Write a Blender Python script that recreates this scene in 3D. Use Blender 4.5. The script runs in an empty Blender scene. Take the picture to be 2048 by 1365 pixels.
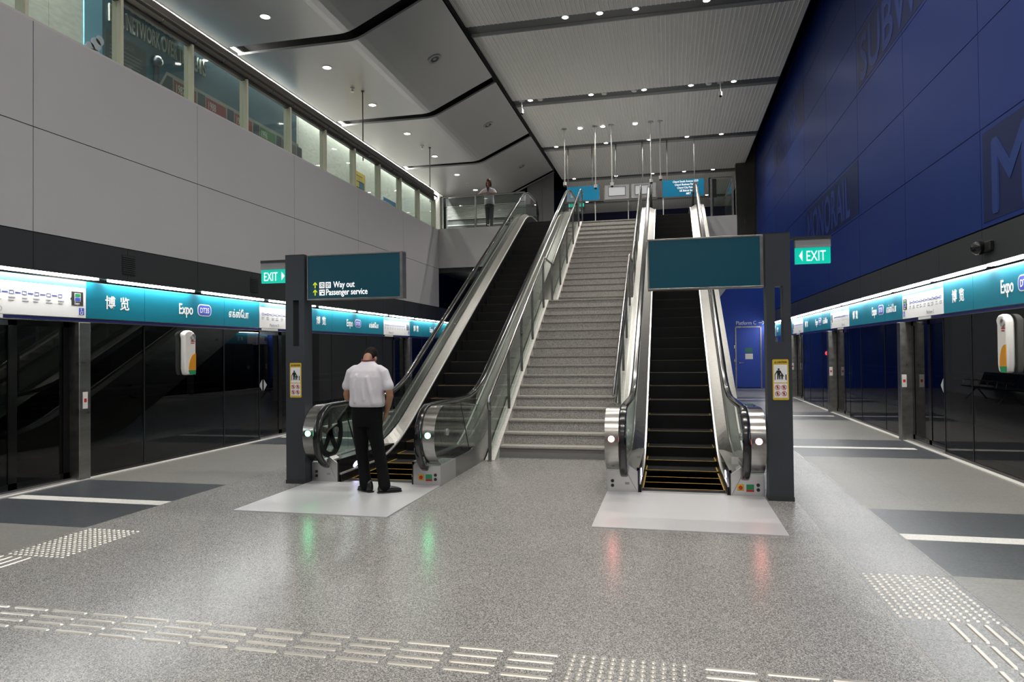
import bpy, bmesh, math, random
from mathutils import Vector, Matrix, Quaternion
random.seed(7)
D = bpy.data
SC = bpy.context.scene
COL = SC.collection
PI = math.pi
ORG = {}          # world origin of every object built

# ------------------------------------------------------------------ materials
MATS = {}
def _new(name):
    m = D.materials.new(name); m.use_nodes = True
    nt = m.node_tree
    for n in list(nt.nodes): nt.nodes.remove(n)
    out = nt.nodes.new('ShaderNodeOutputMaterial')
    return m, nt, out
def N(nt, t, **kw):
    n = nt.nodes.new(t)
    for k, v in kw.items():
        if k in n.inputs.keys(): n.inputs[k].default_value = v
        else: setattr(n, k, v)
    return n
def L(nt, a, ao, b, bi): nt.links.new(a.outputs[ao], b.inputs[bi])
def col(c): return (c[0], c[1], c[2], 1.0)

def mat(name, color, rough=.5, metal=0., spec=.5, var=0., vscale=6., bump=0., bscale=60., stretch=None, coat=0., aniso=0.):
    if name in MATS: return MATS[name]
    m, nt, out = _new(name)
    b = N(nt, 'ShaderNodeBsdfPrincipled')
    b.inputs['Base Color'].default_value = col(color)
    b.inputs['Roughness'].default_value = rough
    b.inputs['Metallic'].default_value = metal
    b.inputs['Specular IOR Level'].default_value = spec
    if coat: b.inputs['Coat Weight'].default_value = coat; b.inputs['Coat Roughness'].default_value = .05
    L(nt, b, 0, out, 0)
    if var or bump:
        tc = N(nt, 'ShaderNodeTexCoord'); mp = N(nt, 'ShaderNodeMapping')
        if stretch: mp.inputs['Scale'].default_value = stretch
        L(nt, tc, 'Object', mp, 0)
    if var:
        nz = N(nt, 'ShaderNodeTexNoise', Scale=vscale, Detail=4.); L(nt, mp, 0, nz, 'Vector')
        rmp = N(nt, 'ShaderNodeMapRange'); L(nt, nz, 0, rmp, 0)
        rmp.inputs['From Min'].default_value = .3; rmp.inputs['From Max'].default_value = .7
        rmp.inputs['To Min'].default_value = 1 - var; rmp.inputs['To Max'].default_value = 1 + var
        mx = N(nt, 'ShaderNodeVectorMath', operation='SCALE'); mx.inputs[0].default_value = color
        L(nt, rmp, 0, mx, 'Scale'); L(nt, mx, 0, b, 'Base Color')
        r2 = N(nt, 'ShaderNodeMath', operation='MULTIPLY'); L(nt, rmp, 0, r2, 0); r2.inputs[1].default_value = rough
        L(nt, r2, 0, b, 'Roughness')
    if bump:
        nb = N(nt, 'ShaderNodeTexNoise', Scale=bscale, Detail=2.); L(nt, mp, 0, nb, 'Vector')
        bp = N(nt, 'ShaderNodeBump', Strength=bump, Distance=.01); L(nt, nb, 0, bp, 'Height'); L(nt, bp, 0, b, 'Normal')
    MATS[name] = m
    return m
def emit(name, color, strength):
    if name in MATS: return MATS[name]
    m, nt, out = _new(name)
    e = N(nt, 'ShaderNodeEmission', Strength=strength); e.inputs[0].default_value = col(color)
    L(nt, e, 0, out, 0); MATS[name] = m
    return m
def lit(name, color, strength, rough=.3):
    """backlit plastic: a diffuse face that also glows"""
    if name in MATS: return MATS[name]
    m, nt, out = _new(name)
    b = N(nt, 'ShaderNodeBsdfPrincipled', Roughness=rough)
    b.inputs['Base Color'].default_value = col(color)
    b.inputs['Emission Color'].default_value = col(color); b.inputs['Emission Strength'].default_value = strength
    L(nt, b, 0, out, 0); MATS[name] = m
    return m
def glass(name, tint, gloss=1.0, rough=.0, ior=1.5, body=None, bodyamt=0.):
    if name in MATS: return MATS[name]
    m, nt, out = _new(name)
    t = N(nt, 'ShaderNodeBsdfTransparent'); t.inputs[0].default_value = col(tint)
    g = N(nt, 'ShaderNodeBsdfGlossy', Roughness=rough); g.inputs[0].default_value = (gloss, gloss, gloss, 1)
    f = N(nt, 'ShaderNodeFresnel', IOR=ior)
    ge = N(nt, 'ShaderNodeNewGeometry'); iv = N(nt, 'ShaderNodeMath', operation='SUBTRACT'); iv.inputs[0].default_value = 1.; L(nt, ge, 'Backfacing', iv, 1)
    ff = N(nt, 'ShaderNodeMath', operation='MULTIPLY'); L(nt, f, 0, ff, 0); L(nt, iv, 0, ff, 1)      # reflect once, on the outer face
    mx = N(nt, 'ShaderNodeMixShader'); L(nt, ff, 0, mx, 0)
    src = t
    if body:
        d = N(nt, 'ShaderNodeBsdfDiffuse'); d.inputs[0].default_value = col(body)
        m0 = N(nt, 'ShaderNodeMixShader'); m0.inputs[0].default_value = bodyamt
        L(nt, t, 0, m0, 1); L(nt, d, 0, m0, 2); src = m0
    L(nt, src, 0, mx, 1); L(nt, g, 0, mx, 2); L(nt, mx, 0, out, 0)
    MATS[name] = m
    return m
def speckle(name, c1, c2, c3, tile, joint, rough, scale=170., offset=(0, 0), jw=.004, spec=.5, mott=.0):
    """polished granite / tile with thin joints on a square grid"""
    m, nt, out = _new(name)
    b = N(nt, 'ShaderNodeBsdfPrincipled', Roughness=rough); b.inputs['Specular IOR Level'].default_value = spec
    tc = N(nt, 'ShaderNodeTexCoord')
    nz = N(nt, 'ShaderNodeTexVoronoi', Scale=scale); L(nt, tc, 'Object', nz, 'Vector')
    sp = N(nt, 'ShaderNodeSeparateColor'); L(nt, nz, 'Color', sp, 0)
    cr = N(nt, 'ShaderNodeValToRGB'); L(nt, sp, 0, cr, 0)
    el = cr.color_ramp.elements
    el[0].position = .1; el[0].color = col(c1); el[1].position = .5; el[1].color = col(c2)
    e3 = el.new(.92); e3.color = col(c3)
    big = N(nt, 'ShaderNodeTexNoise', Scale=1.3, Detail=4.); L(nt, tc, 'Object', big, 'Vector')
    mr = N(nt, 'ShaderNodeMapRange'); L(nt, big, 0, mr, 0)
    mr.inputs['From Min'].default_value = .3; mr.inputs['From Max'].default_value = .7
    mr.inputs['To Min'].default_value = 1 - mott; mr.inputs['To Max'].default_value = 1 + mott
    sc = N(nt, 'ShaderNodeVectorMath', operation='SCALE'); L(nt, cr, 0, sc, 0); L(nt, mr, 0, sc, 'Scale')
    mp = N(nt, 'ShaderNodeMapping'); mp.inputs['Location'].default_value = (-offset[0], -offset[1], 0); L(nt, tc, 'Object', mp, 0)
    br = N(nt, 'ShaderNodeTexBrick', offset=0., squash=1.)
    br.inputs['Scale'].default_value = 1.; br.inputs['Mortar Size'].default_value = jw; br.inputs['Mortar Smooth'].default_value = 0.
    br.inputs['Brick Width'].default_value = tile[0]; br.inputs['Row Height'].default_value = tile[1]
    L(nt, mp, 0, br, 'Vector')
    mx = N(nt, 'ShaderNodeMixRGB'); L(nt, br, 'Fac', mx, 0); L(nt, sc, 0, mx, 1); mx.inputs[2].default_value = col(joint)
    L(nt, mx, 0, b, 'Base Color'); L(nt, b, 0, out, 0)
    MATS[name] = m
    return m
def ribbed(name, color, rough, metal, scale, axis='X', amt=.5):
    """fine grooves running across one axis"""
    m, nt, out = _new(name)
    b = N(nt, 'ShaderNodeBsdfPrincipled', Roughness=rough, Metallic=metal); b.inputs['Base Color'].default_value = col(color)
    tc = N(nt, 'ShaderNodeTexCoord')
    w = N(nt, 'ShaderNodeTexWave', wave_type='BANDS', bands_direction=axis, Scale=scale); L(nt, tc, 'Object', w, 'Vector')
    bp = N(nt, 'ShaderNodeBump', Strength=amt, Distance=.004); L(nt, w, 1, bp, 'Height'); L(nt, bp, 0, b, 'Normal')
    mr = N(nt, 'ShaderNodeMapRange'); L(nt, w, 1, mr, 0); mr.inputs['To Min'].default_value = .75; mr.inputs['To Max'].default_value = 1.1
    sc = N(nt, 'ShaderNodeVectorMath', operation='SCALE'); sc.inputs[0].default_value = color; L(nt, mr, 0, sc, 'Scale')
    L(nt, sc, 0, b, 'Base Color'); L(nt, b, 0, out, 0)
    MATS[name] = m
    return m

M_GRAN = speckle('granite', (.095, .093, .092), (.21, .206, .202), (.42, .41, .40), (.627, .62), (.30, .29, .28), .24, 190., (.08, .13), .002, .5, .05)
M_GRANL = speckle('granite_light', (.14, .142, .145), (.23, .233, .236), (.33, .334, .338), (.64, .62), (.13, .13, .13), .27, 150., (1.36, .13), .003, .3, .04)
M_TILE = speckle('porcelain', (.175, .172, .16), (.20, .197, .185), (.225, .22, .205), (.6, .6), (.15, .15, .145), .32, 60., (2.01, .2), .003, .45, .05)
M_TILED = speckle('dark_porcelain', (.042, .047, .055), (.055, .061, .07), (.07, .076, .086), (.6, 1.12), (.035, .036, .04), .3, 50., (2.01, 6.87), .003, .45, .1)
M_TILEW = speckle('white_tile', (.58, .57, .54), (.66, .65, .62), (.72, .71, .68), (.6, 2.), (.4, .4, .4), .35, 90., (2.01, 0), .002)
M_STEP = speckle('step_granite', (.20, .193, .186), (.33, .32, .31), (.48, .465, .45), (2., 60.), (.2, .2, .2), .45, 120., (0.3, 0), .003)
M_NOSE = speckle('nosing_granite', (.25, .24, .22), (.36, .34, .31), (.44, .42, .39), (9, 9), (.3, .3, .3), .5, 150.)
M_STRING = speckle('pale_granite', (.42, .40, .38), (.55, .53, .51), (.66, .64, .62), (9, 9), (.4, .4, .4), .45, 120.)
M_STEEL = mat('brushed_steel', (.17, .168, .16), .34, 1., var=.12, vscale=18., stretch=(1, .12, 6))
M_STEELW = mat('polished_steel', (.36, .355, .34), .22, 1., var=.1, vscale=10., stretch=(.2, 3, 3))
M_STEELD = mat('satin_steel', (.33, .325, .31), .32, 1., var=.15, vscale=9., stretch=(1, .2, 1))
M_ALU = mat('aluminium', (.62, .62, .62), .35, 1.)
M_PLATE = ribbed('plate_aluminium', (.60, .60, .62), .36, .35, 30., 'Y', .12)
M_RUB = mat('handrail_rubber', (.008, .008, .009), .16, 0., .6)
M_TREAD = ribbed('tread_black', (.016, .016, .017), .5, .2, 110., 'X', .8)
M_YEL = mat('safety_yellow', (.62, .42, .03), .5); M_YELM = mat('step_yellow', (.42, .26, .025), .55); M_YELD = mat('dark_yellow', (.20, .13, .015), .6)  # the upper step strips take the darker yellow
M_SKIRT = mat('skirt_black', (.012, .012, .013), .3, .2)
M_EDGE = mat('edge_trim', (.86, .85, .83), .28, .6)
M_WHITEW = mat('panel_lavender', (.43, .42, .445), .42, 0., .4, var=.02, vscale=.7)
M_PALE = mat('panel_pale', (.47, .465, .47), .5)
M_GAP = mat('joint_dark', (.012, .012, .013), .8)
M_FASC = mat('fascia_dark', (.030, .034, .036), .42, .1)
M_BLUE = mat('blue_panel', (.016, .046, .25), .36, .6, .25)
M_BLUED = mat('blue_panel_dark', (.007, .018, .095), .38, .45, .35)
M_BLUEL = mat('blue_letter', (.024, .055, .25), .40, .5, .4)
M_BLUEW = mat('blue_end_wall', (.016, .06, .40), .4)
M_CEIL = mat('ceiling_metal', (.36, .365, .36), .30, .3, var=.02, vscale=.5)
M_SLAT = mat('slat_base', (.72, .715, .68), .55)
M_RIB = mat('slat_rib', (.88, .87, .82), .5)
M_BAND = mat('band_grey', (.07, .075, .075), .45)
M_BANDL = mat('band_lip', (.22, .23, .23), .3, .3)
M_BLK = mat('black_void', (.004, .004, .004), .9)
M_BLKG = mat('black_gloss', (.006, .006, .007), .12)
M_COLM = mat('pylon_paint', (.040, .046, .056), .42, .2)
M_WPL = mat('white_plastic', (.72, .71, .69), .35)
M_GPL = mat('grey_plastic', (.30, .30, .31), .4)
M_ORG = mat('orange_plastic', (.62, .27, .02), .35)
M_GRN = mat('green_plastic', (.02, .26, .10), .35)
M_RED = mat('red_plastic', (.5, .02, .02), .4)
M_BLK2 = mat('black_plastic', (.012, .012, .013), .4)
M_TEALS = mat('teal_sign', (.006, .17, .25), .3)
M_WHT = mat('white_print', (.82, .82, .82), .4)
M_NAVY = mat('navy_rail', (.02, .025, .16), .35)
M_BLUEP = mat('blue_print', (.06, .10, .50), .4)
M_GREY = mat('grey_print', (.42, .45, .47), .5)
M_DKP = mat('dark_print', (.03, .028, .025), .5)
M_TEALB = lit('teal_backlit', (.0003, .030, .046), .8)
M_TEALU = lit('teal_backlit_bright', (.003, .14, .26), .5)
M_WTXT = emit('text_white_lit', (1, 1, 1), 1.5)
M_YTXT = emit('text_yellow_lit', (.75, .85, .03), 1.1)
M_EXIT = lit('exit_green', (.0, .40, .29), 1.3)
M_DIFF = emit('lamp_disc', (1, .97, .9), 40.)
M_DIFF2 = emit('lamp_disc_soft', (1, .96, .88), 14.)
M_TUBE = emit('tube_white', (1., .985, .95), 42.)
M_COVE = emit('cove_white', (1., .97, .90), 16.)
M_GLED = emit('led_green', (.10, 1., .40), 40.)
M_RLED = emit('led_red', (1., .22, .18), 36.)
M_BLED = emit('led_blue_white', (.62, .62, 1.), 14.)
M_SIG = emit('signal_red', (1., .04, .03), 30.)
M_SCR = lit('screen_grey', (.42, .43, .45), .5)
M_PANE = glass('pane_clear', (.86, .91, .885), .9, .0, 1.5)
M_PANEG = glass('pane_balustrade', (.84, .9, .865), .8, .03, 1.5, (.35, .42, .39), .06)
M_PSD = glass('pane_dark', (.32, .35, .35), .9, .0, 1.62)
M_CREAM = mat('mullion_cream', (.50, .49, .39), .45)
M_CONC = mat('concrete_panel', (.70, .71, .66), .6, var=.12, vscale=5., stretch=(1, 1, 3))
M_MURB = mat('mural_blue', (.014, .080, .125), .4, var=.15, vscale=1.2)
M_MURS = mat('mural_sky', (.16, .40, .56), .5)
M_CLOUD = mat('mural_cloud', (.55, .55, .66), .5)
M_MTXT = mat('mural_letters', (.42, .45, .42), .3, .4)
M_POSY = mat('poster_yellow', (.72, .52, .05), .5)
M_POSB = mat('poster_blue', (.03, .14, .26), .5)
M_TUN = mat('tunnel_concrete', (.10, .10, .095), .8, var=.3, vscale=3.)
M_SKIN = mat('skin', (.33, .165, .10), .5, var=.08, vscale=30.)
M_HAIR = mat('hair_black', (.008, .006, .005), .7, 0., .15)
M_HAIRB = mat('hair_brown', (.055, .02, .01), .5)
M_SHIRT = mat('shirt_cotton', (.62, .60, .66), .8, bump=.25, bscale=22., stretch=(1, 1, .45))
M_TROU = mat('trouser_black', (.005, .005, .006), .85, 0., .12)
M_SHOE = mat('shoe_leather', (.008, .008, .008), .28)
M_COLLAR = mat('collar_maroon', (.13, .012, .03), .7)
M_TOP = mat('upper_floor', (.2, .2, .2), .4)
M_STUD = mat('tactile_steel', (.62, .59, .54), .3, .75)

# ------------------------------------------------------------------ mesh builder
class MB:
    def __init__(self): self.v = []; self.f = []; self.m = []; self.cur = 0
    def add(self, vs, fs):
        o = len(self.v); self.v += [tuple(p) for p in vs]
        for f in fs: self.f.append([i + o for i in f]); self.m.append(self.cur)
        return self
    def box(self, x0, x1, y0, y1, z0, z1):
        if x0 > x1: x0, x1 = x1, x0
        if y0 > y1: y0, y1 = y1, y0
        if z0 > z1: z0, z1 = z1, z0
        return self.add([(x0,y0,z0),(x1,y0,z0),(x1,y1,z0),(x0,y1,z0),(x0,y0,z1),(x1,y0,z1),(x1,y1,z1),(x0,y1,z1)],
                 [(0,3,2,1),(4,5,6,7),(0,1,5,4),(1,2,6,5),(2,3,7,6),(3,0,4,7)])
    def prism(self, poly, axis, a, b):
        """closed 2D polygon swept along an axis: 'x' -> (y,z), 'y' -> (x,z), 'z' -> (x,y)"""
        def P(p, t): return (t, p[0], p[1]) if axis == 'x' else (p[0], t, p[1]) if axis == 'y' else (p[0], p[1], t)
        n = len(poly)
        vs = [P(p, a) for p in poly] + [P(p, b) for p in poly]
        fs = [list(range(n)), list(range(2*n-1, n-1, -1))] + [(i, i+n, (i+1) % n + n, (i+1) % n) for i in range(n)]
        return self.add(vs, fs)
    def strip(self, lo, hi, axis, a, b):
        """slab between two polylines of equal length (avoids concave caps)"""
        for i in range(len(lo)-1):
            self.prism([lo[i], lo[i+1], hi[i+1], hi[i]], axis, a, b)
        return self
    def tube(self, pts, r, n=8, caps=True):
        pts = [Vector(p) for p in pts]; k = len(pts)
        rs = r if isinstance(r, (list, tuple)) else [r]*k
        t0 = (pts[1]-pts[0]).normalized()
        up = Vector((0,0,1)) if abs(t0.z) < .9 else Vector((1,0,0))
        u = t0.cross(up).normalized(); vs = []
        for i, p in enumerate(pts):
            t = (pts[min(i+1,k-1)]-pts[max(i-1,0)]).normalized()
            u = (u - t*u.dot(t)).normalized(); w = t.cross(u)
            for j in range(n):
                a = 2*PI*j/n; vs.append(p + (u*math.cos(a)+w*math.sin(a))*rs[i])
        fs = [(i*n+j, i*n+(j+1)%n, (i+1)*n+(j+1)%n, (i+1)*n+j) for i in range(k-1) for j in range(n)]
        if caps: fs += [list(range(n-1,-1,-1)), list(range((k-1)*n, k*n))]
        return self.add(vs, fs)
    def sweep_yz(self, path, sec, x):
        """section (dx, dn) swept on a path of (y,z) lying in the plane x"""
        k = len(path); n = len(sec); vs = []
        for i, p in enumerate(path):
            a = path[max(i-1,0)]; b = path[min(i+1,k-1)]
            t = Vector((b[0]-a[0], b[1]-a[1])).normalized(); nn = (-t.y, t.x)
            for s in sec: vs.append((x+s[0], p[0]+nn[0]*s[1], p[1]+nn[1]*s[1]))
        fs = [(i*n+j, i*n+(j+1)%n, (i+1)*n+(j+1)%n, (i+1)*n+j) for i in range(k-1) for j in range(n)]
        fs += [list(range(n-1,-1,-1)), list(range((k-1)*n, k*n))]
        return self.add(vs, fs)
    def disc(self, c, nrm, r, n=20, t=.004, r2=None):
        """short cylinder/cone centred at c along nrm"""
        c = Vector(c); nrm = Vector(nrm).normalized()
        u = nrm.orthogonal().normalized(); w = nrm.cross(u); r2 = r if r2 is None else r2
        vs = [c+(u*math.cos(2*PI*i/n)+w*math.sin(2*PI*i/n))*r for i in range(n)] + [c+nrm*t+(u*math.cos(2*PI*i/n)+w*math.sin(2*PI*i/n))*r2 for i in range(n)]
        fs = [list(range(n-1,-1,-1)), list(range(n,2*n))] + [(i,(i+1)%n,(i+1)%n+n,i+n) for i in range(n)]
        return self.add(vs, fs)
    def ring(self, c, nrm, r1, r2, n=24, t=.004):
        c = Vector(c); nrm = Vector(nrm).normalized(); u = nrm.orthogonal().normalized(); w = nrm.cross(u)
        vs = []
        for rr, h in ((r1,0),(r2,0),(r2,t),(r1,t)):
            vs += [c+nrm*h+(u*math.cos(2*PI*i/n)+w*math.sin(2*PI*i/n))*rr for i in range(n)]
        fs = [(a*n+i, a*n+(i+1)%n, ((a+1)%4)*n+(i+1)%n, ((a+1)%4)*n+i) for a in range(4) for i in range(n)]
        return self.add(vs, fs)
    def ball(self, c, r, n=12, sz=(1,1,1)):
        c = Vector(c); m = max(4, n//2); vs = [c+Vector((0,0,r*sz[2]))]
        for i in range(1, m):
            a = PI*i/m
            for j in range(n):
                b = 2*PI*j/n; vs.append(c+Vector((r*sz[0]*math.sin(a)*math.cos(b), r*sz[1]*math.sin(a)*math.sin(b), r*sz[2]*math.cos(a))))
        vs.append(c-Vector((0,0,r*sz[2]))); e = len(vs)-1
        fs = [(0, 1+j, 1+(j+1)%n) for j in range(n)]
        fs += [(1+i*n+j, 1+(i+1)*n+j, 1+(i+1)*n+(j+1)%n, 1+i*n+(j+1)%n) for i in range(m-2) for j in range(n)]
        fs += [(e, 1+(m-2)*n+(j+1)%n, 1+(m-2)*n+j) for j in range(n)]
        return self.add(vs, fs)
    def limb(self, pr, n=12):
        """tapering limb with rounded ends from a list of (point, radius)"""
        self.tube([p for p, r in pr], [r for p, r in pr], n)
        self.ball(pr[0][0], pr[0][1]*.99, n); self.ball(pr[-1][0], pr[-1][1]*.99, n)
        return self
    def loft(self, secs, n=20, pw=2.):
        """stack of (cx, cy, z, rx, ry) super-ellipses"""
        vs = []
        for cx, cy, z, rx, ry in secs:
            for j in range(n):
                a = 2*PI*j/n; c, s = math.cos(a), math.sin(a)
                vs.append((cx+rx*math.copysign(abs(c)**(2/pw), c), cy+ry*math.copysign(abs(s)**(2/pw), s), z))
        k = len(secs)
        fs = [(i*n+j, i*n+(j+1)%n, (i+1)*n+(j+1)%n, (i+1)*n+j) for i in range(k-1) for j in range(n)]
        fs += [list(range(n-1,-1,-1)), list(range((k-1)*n, k*n))]
        return self.add(vs, fs)
    def quadp(self, o, r, u, w, h, t=.003):
        """thin plate: corner o, right r, up u (unit vectors), size w x h, raised t along r x u"""
        o, r, u = Vector(o), Vector(r), Vector(u); n = r.cross(u)*t
        p = [o, o+r*w, o+r*w+u*h, o+u*h]
        return self.add(p+[q+n for q in p], [(3,2,1,0),(4,5,6,7),(0,1,5,4),(1,2,6,5),(2,3,7,6),(3,0,4,7)])
    def polyp(self, o, r, u, poly, t=.003):
        o, r, u = Vector(o), Vector(r), Vector(u); n = r.cross(u)*t
        p = [o+r*a+u*b for a, b in poly]; k = len(p)
        return self.add(p+[q+n for q in p], [list(range(k-1,-1,-1)), list(range(k,2*k))]+[(i,(i+1)%k,(i+1)%k+k,i+k) for i in range(k)])
    def build(self, name, mats, parent=None, origin=None, smooth=False, bevel=0., label=None, kind=None):
        vs = [Vector(p) for p in self.v]
        if parent is not None: org = ORG[parent.name]
        elif origin is not None: org = Vector(origin)
        else:
            lo = [min(p[i] for p in vs) for i in range(3)]; hi = [max(p[i] for p in vs) for i in range(3)]
            org = Vector(((lo[0]+hi[0])/2, (lo[1]+hi[1])/2, lo[2]))
        me = D.meshes.new(name); me.from_pydata([p-org for p in vs], [], self.f)
        for mm in (mats if isinstance(mats, (list, tuple)) else [mats]): me.materials.append(mm)
        if isinstance(mats, (list, tuple)) and len(mats) > 1: me.polygons.foreach_set('material_index', self.m)
        bm = bmesh.new(); bm.from_mesh(me); bmesh.ops.recalc_face_normals(bm, faces=bm.faces[:]); bm.to_mesh(me); bm.free()
        if smooth:
            me.polygons.foreach_set('use_smooth', [True]*len(me.polygons))
            if smooth != 'all':
                try: me.set_sharp_from_angle(angle=math.radians(38))
                except Exception: pass
        o = D.objects.new(name, me); COL.objects.link(o)
        if parent is not None: o.parent = parent
        else: o.location = org
        ORG[o.name] = org
        if bevel:
            b = o.modifiers.new('b', 'BEVEL'); b.width = bevel; b.segments = 2; b.limit_method = 'ANGLE'
        if label: o['label'] = label
        if kind: o['kind'] = kind
        return o

def tag(o, label, cat, group=None, kind=None):
    o['label'] = label; o['category'] = cat
    if group: o['group'] = group
    if kind: o['kind'] = kind
    return o
def thing(name, label, cat, loc, group=None):
    o = D.objects.new(name, None); COL.objects.link(o); o.location = loc; o.empty_display_size = .2
    ORG[o.name] = Vector(loc)
    return tag(o, label, cat, group)
def struct(name, mb, m, label=None, **kw):
    o = mb.build(name, m, **kw); o['kind'] = 'structure'
    if label: o['label'] = label
    return o
def copy_tree(o, loc):
    c = o.copy(); COL.objects.link(c); c.location = loc; ORG[c.name] = Vector(loc)
    for ch in o.children:
        d = ch.copy(); COL.objects.link(d); d.parent = c; ORG[d.name] = Vector(loc)
        for g in ch.children:
            e = g.copy(); COL.objects.link(e); e.parent = d; ORG[e.name] = Vector(loc)
    return c

def text_verts(s, size, o, r, u, align='LEFT', sx=1., ext=.002, space=1., bold=0.):
    """mesh data of a line of text lying in the plane (r, u), baseline corner o"""
    cu = D.curves.new('t', 'FONT'); cu.body = s; cu.size = size; cu.align_x = align; cu.extrude = ext; cu.space_character = space
    cu.resolution_u = 3; cu.offset = bold*size
    ob = D.objects.new('t', cu); COL.objects.link(ob)
    bpy.context.view_layer.update()
    dg = bpy.context.evaluated_depsgraph_get()
    me = ob.evaluated_get(dg).to_mesh()
    o, r, u = Vector(o), Vector(r), Vector(u); n = r.cross(u)
    vs = [o + r*(v.co.x*sx) + u*v.co.y + n*(v.co.z+ext) for v in me.vertices]
    fs = [list(p.vertices) for p in me.polygons]
    ob.evaluated_get(dg).to_mesh_clear()
    D.objects.remove(ob); D.curves.remove(cu)
    return vs, fs
def text(mb, *a, **k): return mb.add(*text_verts(*a, **k))

def spot(parent, loc, power, angle=150, color=(1,.95,.87), r=.05, blend=.9, dirn=None):
    l = D.lights.new('lamp_light', 'SPOT'); l.energy = power; l.color = color; l.spot_size = math.radians(angle); l.spot_blend = blend; l.shadow_soft_size = r
    o = D.objects.new('lamp_light', l); COL.objects.link(o)
    o.location = Vector(loc) - (ORG[parent.name] if parent else Vector((0,0,0)))
    if parent: o.parent = parent
    if dirn is not None: o.rotation_euler = Vector(dirn).to_track_quat('-Z', 'Y').to_euler()
    return o

# ------------------------------------------------------------------ camera
MR = [(0.9749, 0.2222, -0.0100)]
def make_camera():
    f = 1378.; c = (1024., 682.5)
    def d(p): return Vector((p[0]-c[0], p[1]-c[1], f)).normalized()
    Y = d((1340., 701.)); X = -d((-5040., 768.)); X = (X - Y*X.dot(Y)).normalized(); Z = X.cross(Y)
    if Z.y > 0: Z = -Z
    # rows of the world->camera map (image right, down, forward)
    right = Vector((X.x, Y.x, Z.x)); down = Vector((X.y, Y.y, Z.y)); fwd = Vector((X.z, Y.z, Z.z))
    m = Matrix((right, -down, -fwd)).transposed().to_4x4(); m.translation = (0, 0, 1.7)
    cam = D.cameras.new('camera'); cam.sensor_width = 36.; cam.lens = 36.*f/2048.; cam.clip_start = .05; cam.clip_end = 200
    o = D.objects.new('camera', cam); COL.objects.link(o); o.matrix_world = m; SC.camera = o
make_camera()

XL, XR = -7.95, 4.24          # platform screens
UL, UR = -7.85, 4.16          # upper walls
ZU = 5.87                     # upper level
Y0, Y1 = -12., 32.            # hall behind the camera, end wall
UP = (0, 0, 1)

# ------------------------------------------------------------------ floor
fl = MB(); fl.box(-5.02, 1.36, Y0, Y1, -.2, 0); struct('floor', fl, M_GRAN, origin=(0,0,0))
for a, b in ((-5.68, -5.02), (1.36, 2.02)):
    f = MB(); f.box(a, b, Y0, Y1, -.2, 0); struct('floor', f, M_GRANL if a > 0 else M_GRAN, origin=(0,0,0))
ydark = [6.86 + 5.95*k for k in range(-2, 5)]
for a, b, w0, w1 in ((XL+.0, -5.68, XL+.14, -5.68), (2.02, XR-.0, 2.02, XR-.24)):
    f = MB(); y = Y0
    g = MB(); h = MB()
    for yc in ydark:
        f.box(a, b, y, yc-1.12, -.2, 0); y = yc+1.12
        g.box(a, b, yc-1.12, yc-.1, -.2, 0); g.box(a, b, yc+.1, yc+1.12, -.2, 0)
        h.box(w0, w1, yc-.1, yc+.1, -.2, 0)
        if w0 > a: g.box(a, w0, yc-.1, yc+.1, -.2, 0)
        if w1 < b: g.box(w1, b, yc-.1, yc+.1, -.2, 0)
    f.box(a, b, y, Y1, -.2, 0)
    struct('floor', f, M_TILE, origin=(0,0,0)); struct('floor', g, M_TILED, origin=(0,0,0)); struct('floor', h, M_TILEW, origin=(0,0,0))
# pale edge strip along the foot of each screen
for k, x0, x1 in ((1, XL-.02, XL+.10), (2, XR-.10, XR+.02)):
    t = MB(); t.box(x0, x1, Y0, Y1, 0, .012); struct('trim_%d' % k, t, M_TILEW)

# tactile guidance: bars and studs
def bar(mb, x, y, lx, ly):
    """flat-topped bar with sloped sides and rounded ends, centre (x, y)"""
    hx, hy = lx/2, ly/2
    def rr(hx, hy, r, z):
        pts = []
        for sx, sy, a0 in ((1,1,0),(-1,1,90),(-1,-1,180),(1,-1,270)):
            for k in range(4):
                a = math.radians(a0+30*k); pts.append((x+sx*(hx-r)+r*math.cos(a), y+sy*(hy-r)+r*math.sin(a), z))
        return pts
    r = min(hx, hy)*.98
    lo = rr(hx, hy, r, 0.0); hi = rr(hx-.006, hy-.006, r-.006, .006); n = len(lo)
    mb.add(lo+hi, [list(range(n-1,-1,-1)), list(range(n,2*n))]+[(i,(i+1)%n,(i+1)%n+n,i+n) for i in range(n)])
def stud(mb, x, y, r=.0165):
    mb.disc((x,y,0), UP, r, 10, .0055, r*.68)
def bars_thing(label, rects, loc):
    t = thing('guidance_strip', label, 'tactile strip', loc)
    for x, y, lx, ly in rects:
        m = MB(); bar(m, x, y, lx, ly); m.build('guide_bar', M_STUD, t)
    return t
rows = [3.83-.0, 3.735, 3.645, 3.555]
rects = []
for j, y in enumerate(rows):
    for k in range(20):
        x = -.61-.315*k-.15-.01*(j % 2); rects.append((x, y, .272, .032))
bars_thing('long strip of steel guide bars crossing the floor left of the stud square', rects, (-3.9, 3.69, 0))
bars_thing('short strip of steel guide bars at the bottom right of the stud square', [(.29+.315*k, y, .272, .032) for y in rows for k in range(4)], (.75, 3.69, 0))
bars_thing('steel guide bars running from the right stud patch towards the camera', [(x, 4.62-.33*k, .034, .29) for x in (1.66, 1.755, 1.85, 1.945) for k in range(3)], (1.8, 4.3, 0))
bars_thing('steel guide bars running from the left stud patch towards the camera', [(x, 4.66-.33*k, .034, .29) for x in (-5.59, -5.495, -5.4, -5.305) for k in range(3)], (-5.45, 4.3, 0))
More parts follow.
